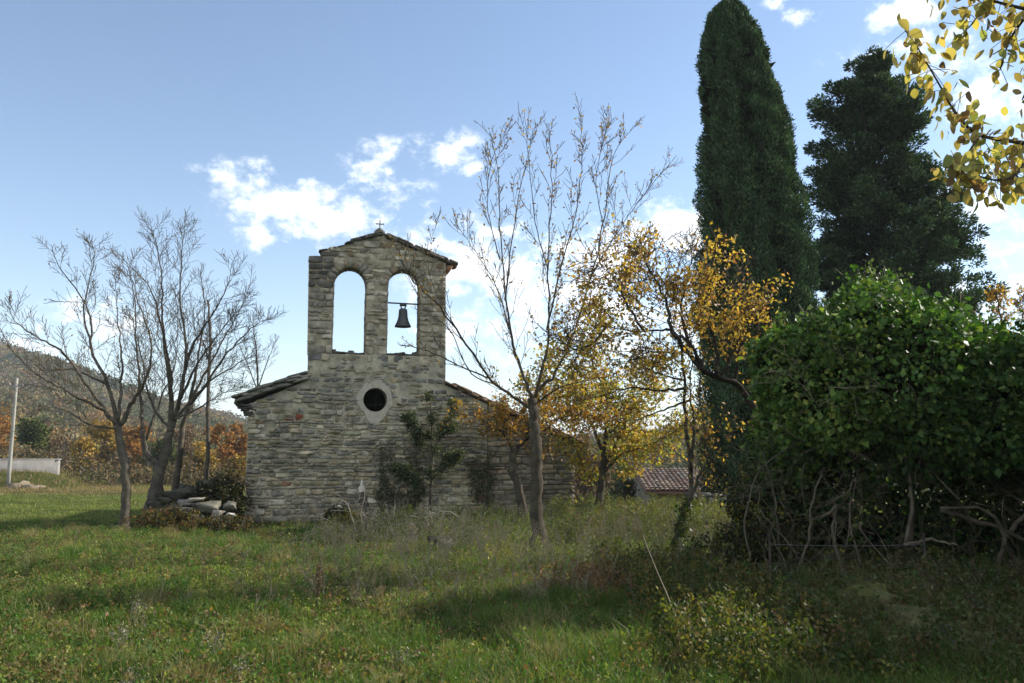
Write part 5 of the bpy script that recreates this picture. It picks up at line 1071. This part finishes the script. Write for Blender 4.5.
# ------------------------------------------------------------------ meadow: grass, weeds, fallen leaves
def in_chapel(x, y, pad=.0):
    u = (x - O0[0]) * math.cos(TH) + (y - O0[1]) * math.sin(TH); d = -(x - O0[0]) * math.sin(TH) + (y - O0[1]) * math.cos(TH)
    return (u > -3.2 - pad) & (u < 5.2 + pad) & (d > -.03 - pad) & (d < 7.8)
def near_trunk(x, y):
    m = np.zeros(np.shape(x), bool)
    for px, Y, r in ((540, 13.6, .75), (672, 11.5, .75), (368, 17.2, .75), (368, 16.2, .7), (340, 17.4, .6)):
        g = G(px, Y); m |= (np.asarray(x) - g[0]) ** 2 + (np.asarray(y) - g[1]) ** 2 < r * r
    return m
def tallness(x, y):
    """how rank the meadow is: short lawn at left, rank near the walls and at right"""
    right = sstep(-3.2, 1.5, x - .0 * y); wall = sstep(13.5, 17.5, y) * sstep(-4.2, -1.5, x) * (1 - sstep(24, 30, y))
    return np.clip(.18 + .45 * right + .55 * wall + .18 * wob(x, y, .8, 4), .08, 1.1)
def green_tone(x, y):
    return .5 + .5 * np.clip(.6 * wob(x, y, .55, 9) + .5 * wob(x, y, 1.6, 11), -1, 1)
def scatter(n, rng, y0, y1, p=1.0, side=1.0):
    t = rng.uniform(0, 1, n); Y = (y0 ** (1 - p) + t * (y1 ** (1 - p) - y0 ** (1 - p))) ** (1 / (1 - p)) if p != 1 else y0 * (y1 / y0) ** t
    X = rng.uniform(-1, 1, n) * (Y * .70 + 1.5) * side
    return X, Y
def blades(mb, X, Y, H, W, rng, col, lean=.5):
    n = len(X); Z = gz(X, Y) - .01; th = rng.uniform(0, 6.28, n); lx = rng.normal(0, lean, n) * H; ly = rng.normal(0, lean, n) * H
    a = np.stack([np.cos(th), np.sin(th), 0 * th], -1) * (W / 2)[:, None]; b = np.stack([X, Y, Z], -1)
    m1 = b + np.stack([lx * .35, ly * .35, H * .6], -1); tp = b + np.stack([lx, ly, H * rng.uniform(.82, 1, n)], -1)
    V = np.stack([b - a, b + a, m1 + a * .75, m1 - a * .75, tp], 1).reshape(-1, 3); k = np.arange(n)[:, None] * 5
    c5 = np.repeat(col, 5, axis=0); off = mb.add(V, k + np.array([[0, 1, 2, 3]]), c5); mb.face(k + np.array([[3, 2, 4]]), off)
def build_grass():
    rng = np.random.default_rng(151); m = MB()
    n = 362000; X, Y = scatter(n, rng, 4.2, 30, 1.3)
    keep = ~in_chapel(X, Y) & (rng.uniform(0, 1, n) < .55 + .45 * (wob(X, Y, 2.4, 6) > -.3)); X, Y = X[keep], Y[keep]; n = len(X)
    T = tallness(X, Y) * np.where(near_trunk(X, Y), .45, 1) * np.where((X > .33 * Y) & (Y > 9) & (Y < 13), .3, 1); clump = np.clip(.75 + .5 * wob(X, Y, 3.3, 8) + .45 * wob(X, Y, 7.1, 4), .2, 1.9); H = (.038 + .21 * T) * clump * rng.uniform(.5, 1.25, n); W = np.clip(.0022 + Y * .00042, .003, .012) * rng.uniform(.8, 1.3, n)
    g = green_tone(X, Y)[:, None]; dry = rng.uniform(0, 1, n) < (.10 + .14 * T)
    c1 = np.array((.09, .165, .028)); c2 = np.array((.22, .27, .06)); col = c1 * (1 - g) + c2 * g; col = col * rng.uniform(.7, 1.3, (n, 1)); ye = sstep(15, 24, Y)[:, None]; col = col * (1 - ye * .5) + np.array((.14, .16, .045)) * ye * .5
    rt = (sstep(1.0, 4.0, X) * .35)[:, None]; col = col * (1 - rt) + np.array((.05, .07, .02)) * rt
    ol = sstep(.05, .7, wob(X, Y, 1.25, 13) * .8 + wob(X, Y, 4.3, 3) * .5)[:, None] * .62; col = col * (1 - ol) + np.array((.16, .14, .06)) * ol
    dk_ = sstep(.1, .7, wob(X, Y, 2.1, 17))[:, None] * .5; col = col * (1 - dk_) + np.array((.04, .08, .02)) * dk_
    dc = pal(rng, n, [(.26, .21, .11), (.20, .15, .08), (.30, .27, .17)]); col = np.where(dry[:, None], dc, col)
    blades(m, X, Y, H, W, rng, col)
    # far meadow
    n = 110000; X, Y = scatter(n, rng, 20, 62, 1.0, 1.1); keep = ~in_chapel(X, Y, .3) & (X < 16); X, Y = X[keep], Y[keep]; n = len(X)
    H = (.06 + .10 * tallness(X, Y)) * rng.uniform(.6, 1.3, n) + .16 * sstep(44, 52, Y); brown = sstep(.0, .5, 1.2 * sstep(-27, -30, X) * sstep(48, 51, Y) + wob(X, Y, .18, 5) * .6 + sstep(30, 48, Y) * .9 - .25)[:, None]
    col = np.array((.16, .19, .055)) * (1 - brown) + np.array((.23, .165, .085)) * brown; col = col * rng.uniform(.75, 1.25, (n, 1)); blades(m, X, Y, H, np.full(n, .02) * Y / 30, rng, col, .35)
    # tufts of ranker grass
    tn = 520; tx, ty = scatter(tn, rng, 4.6, 20, 1.2); k = ~in_chapel(tx, ty, .2); tx, ty = tx[k], ty[k]
    q = rng.integers(0, len(tx), 62000); X = tx[q] + rng.normal(0, .10, 62000); Y = ty[q] + rng.normal(0, .10, 62000); H = (.14 + .22 * tallness(X, Y)) * rng.uniform(.4, 1.2, 62000)
    hue = rng.uniform(0, 1, len(tx))[q][:, None]; col = (np.array((.045, .11, .018)) * (1 - hue) + np.array((.13, .17, .035)) * hue) * rng.uniform(.7, 1.3, (62000, 1)); col = np.where(hue > .72, np.array((.26, .21, .11)) * rng.uniform(.6, 1.2, (62000, 1)), col); blades(m, X, Y, H, np.full(62000, .005), rng, col, .5)
    o = m.build('grass', M_grass, kind='stuff'); tag(o, 'rough green meadow grass with dry blades covering the ground', 'grass')
build_grass()
def build_weeds():
    rng = np.random.default_rng(161)
    # leafy weeds
    m = MB()
    def plants(N, fx, hmin, hmax, lsz, cols, nl, stalk=(.10, .12, .04), spread=.10):
        X, Y = fx(N); k = ~in_chapel(X, Y, .1) & ~near_trunk(X, Y) & ~((X > 2.6) & (Y > 8.6) & (Y < 12) & (X > .34 * Y)); X, Y = X[k], Y[k]; N = len(X); H = rng.uniform(hmin, hmax, N); Z = gz(X, Y); ln = rng.normal(0, .18, (N, 2)) * H[:, None]
        b = np.stack([X, Y, Z], -1); t = b + np.concatenate([ln, H[:, None]], 1); th = rng.uniform(0, 6.28, N); a = np.stack([np.cos(th), np.sin(th), 0 * th], -1) * .0022 * (1 + Y[:, None] * .06)
        V = np.stack([b - a, b + a, t + a * .4, t - a * .4], 1).reshape(-1, 3); m.add(V, np.arange(N)[:, None] * 4 + np.array([[0, 1, 2, 3]]), np.array(stalk))
        tt = rng.uniform(.15, 1, (N, nl, 1)); cc = b[:, None] + (t - b)[:, None] * tt + rng.normal(0, spread, (N, nl, 3)) * (1.2 - tt) * .8; pc = pal(rng, N, cols); c = np.repeat(pc, nl, axis=0) * rng.uniform(.75, 1.25, (N * nl, 1))
        leaves(m, cc.reshape(-1, 3), lsz, rng, c, .6, (0, 0, .2))
    # bank of leafy weeds between the front tree and the slim tree
    plants(1500, lambda n: (rng.uniform(.9, 5.2, n), rng.uniform(14, 21, n)), .2, .68, .045, [(.08, .10, .03), (.12, .125, .04), (.17, .15, .05), (.06, .08, .025), (.13, .09, .045)], 26)
    plants(700, lambda n: (rng.uniform(-3.6, 1.2, n), rng.uniform(14.5, 19.3, n)), .2, .5, .04, [(.08, .11, .03), (.14, .14, .04), (.06, .09, .02)], 20)
    plants(1500, lambda n: (rng.uniform(1.2, 2.6, n), rng.uniform(5.5, 12, n)), .12, .45, .04, [(.035, .055, .015), (.05, .08, .02), (.09, .09, .03), (.13, .09, .03), (.15, .14, .03)], 24)
    plants(1300, lambda n: (rng.uniform(1.6, 7.2, n), rng.uniform(5.6, 8.5, n)), .12, .42, .042, [(.05, .075, .02), (.07, .10, .03), (.10, .10, .04), (.11, .075, .04), (.10, .10, .04), (.08, .09, .045)], 22, stalk=(.16, .12, .08))
    plants(8500, lambda n: scatter(n, rng, 4.4, 18, 1.2), .05, .17, .036, [(.06, .12, .025), (.10, .16, .035), (.06, .09, .025), (.13, .10, .045), (.17, .11, .05), (.20, .20, .06)], 13, spread=.06)
    plants(90, lambda n: (rng.normal(.4, .6, n), rng.normal(12.3, .8, n)), .15, .4, .05, [(.20, .18, .04), (.14, .15, .04)], 16)
    plants(160, lambda n: (rng.normal(1.0, .4, n), rng.normal(9.4, .4, n)), .15, .35, .045, [(.20, .10, .05), (.16, .08, .04), (.22, .15, .06)], 16)
    o = m.build('weeds', M_grass, kind='stuff'); tag(o, 'leafy green and yellowing weeds among the meadow grass', 'weeds')
    # dry stalks with grey seed heads
    m = MB()
    N = 1500; X = np.concatenate([rng.uniform(-3.4, 4, 700), rng.normal(0, 2.2, 400), rng.uniform(-3, 5, 400)]); Y = np.concatenate([rng.uniform(13, 19.4, 700), rng.uniform(8.5, 14, 400), rng.uniform(8, 14, 400)]); k = ~in_chapel(X, Y, .1) & ~near_trunk(X, Y) & ~((X > 2.6) & (Y > 8.6) & (X > .33 * Y)); X, Y = X[k], Y[k]; N = len(X)
    H = rng.uniform(.2, .7, N) * np.where(Y < 9, .6, 1); b = np.stack([X, Y, gz(X, Y)], -1); t = b + np.stack([rng.normal(0, .32, N) * H, rng.normal(0, .3, N) * H, H * .9], -1); a = np.array((1, 0, 0)) * .0016 * (1 + Y[:, None] * .06)
    m.add(np.stack([b - a, b + a, t + a * .5, t - a * .5], 1).reshape(-1, 3), np.arange(N)[:, None] * 4 + np.array([[0, 1, 2, 3]]), np.array((.18, .145, .095)))
    q = np.repeat(np.arange(N), 9); tt = rng.uniform(.3, 1, (len(q), 1)); s = b[q] + (t - b)[q] * tt; e = s + rng.normal(0, .07, (len(q), 3)) + (0, 0, .07); a = np.array((1, 0, 0)) * .0012 * (1 + Y[q][:, None] * .06)
    m.add(np.stack([s - a, s + a, e + a * .5, e - a * .5], 1).reshape(-1, 3), np.arange(len(q))[:, None] * 4 + np.array([[0, 1, 2, 3]]), np.array((.22, .19, .14)))
    leaves(m, e + rng.normal(0, .01, (len(e), 3)), .017, rng, pal(rng, len(e), [(.20, .17, .13), (.13, .10, .07), (.28, .25, .21)], [3, 3, .7]), .8)
    # pale fluffy heads in the foreground
    for px, py, Y in ((140, 606, 7.6), (122, 632, 6.6), (130, 680, 5.6), (400, 655, 6.2), (452, 670, 5.9), (215, 640, 6.5), (560, 660, 6.1), (240, 668, 5.9)):
        c = P(px, py, Y); n = 110; leaves(m, c + rng.normal(0, 1, (n, 3)) * np.array((.06, .06, .045)), .016, rng, pal(rng, n, [(.27, .245, .20), (.18, .155, .12)]), .8)
        for _ in range(14):
            e = c + rng.normal(0, .05, 3); g = np.array((c[0] + rng.normal(0, .05), c[1] + rng.normal(0, .05), float(gz(c[0], c[1])))); tube(m, [g, (g + e) / 2 + rng.normal(0, .01, 3), e], .0018, 3, (.2, .17, .12))
    o = m.build('dry_stalks', M_dry, kind='stuff'); tag(o, 'dry brown stalks with pale grey seed heads in the meadow', 'dry stalks')
    m = MB(); n = 2600; X, Y = scatter(n, rng, 4.4, 19, 1.1); k = ~in_chapel(X, Y, .1); X, Y = X[k], Y[k]; n = len(X); Z = gz(X, Y) + rng.uniform(.02, .10, n)
    leaves(m, np.stack([X, Y, Z], -1), .045, rng, pal(rng, n, [(.20, .09, .04), (.16, .07, .035), (.26, .16, .06), (.11, .06, .04), (.28, .18, .11)]), .7); o = m.build('fallen_leaves', M_leaf, kind='stuff'); tag(o, 'brown and orange fallen leaves scattered over the grass', 'leaves')
build_weeds()

# ------------------------------------------------------------------ haze
def build_haze():
    m, nt, N, L, out = mat_new('haze_air'); v = N.new('ShaderNodeVolumePrincipled'); v.inputs['Color'].default_value = (.86, .92, 1, 1); v.inputs['Density'].default_value = HAZE; v.inputs['Anisotropy'].default_value = 0
    L.new(v.outputs[0], out.inputs['Volume']); mb = MB(); V, F = boxv(-4200, 4200, -1200, 4200, -6, 130); mb.add(V, F); mb.build('haze', m, kind='stuff')
HAZE = .0003
build_haze()
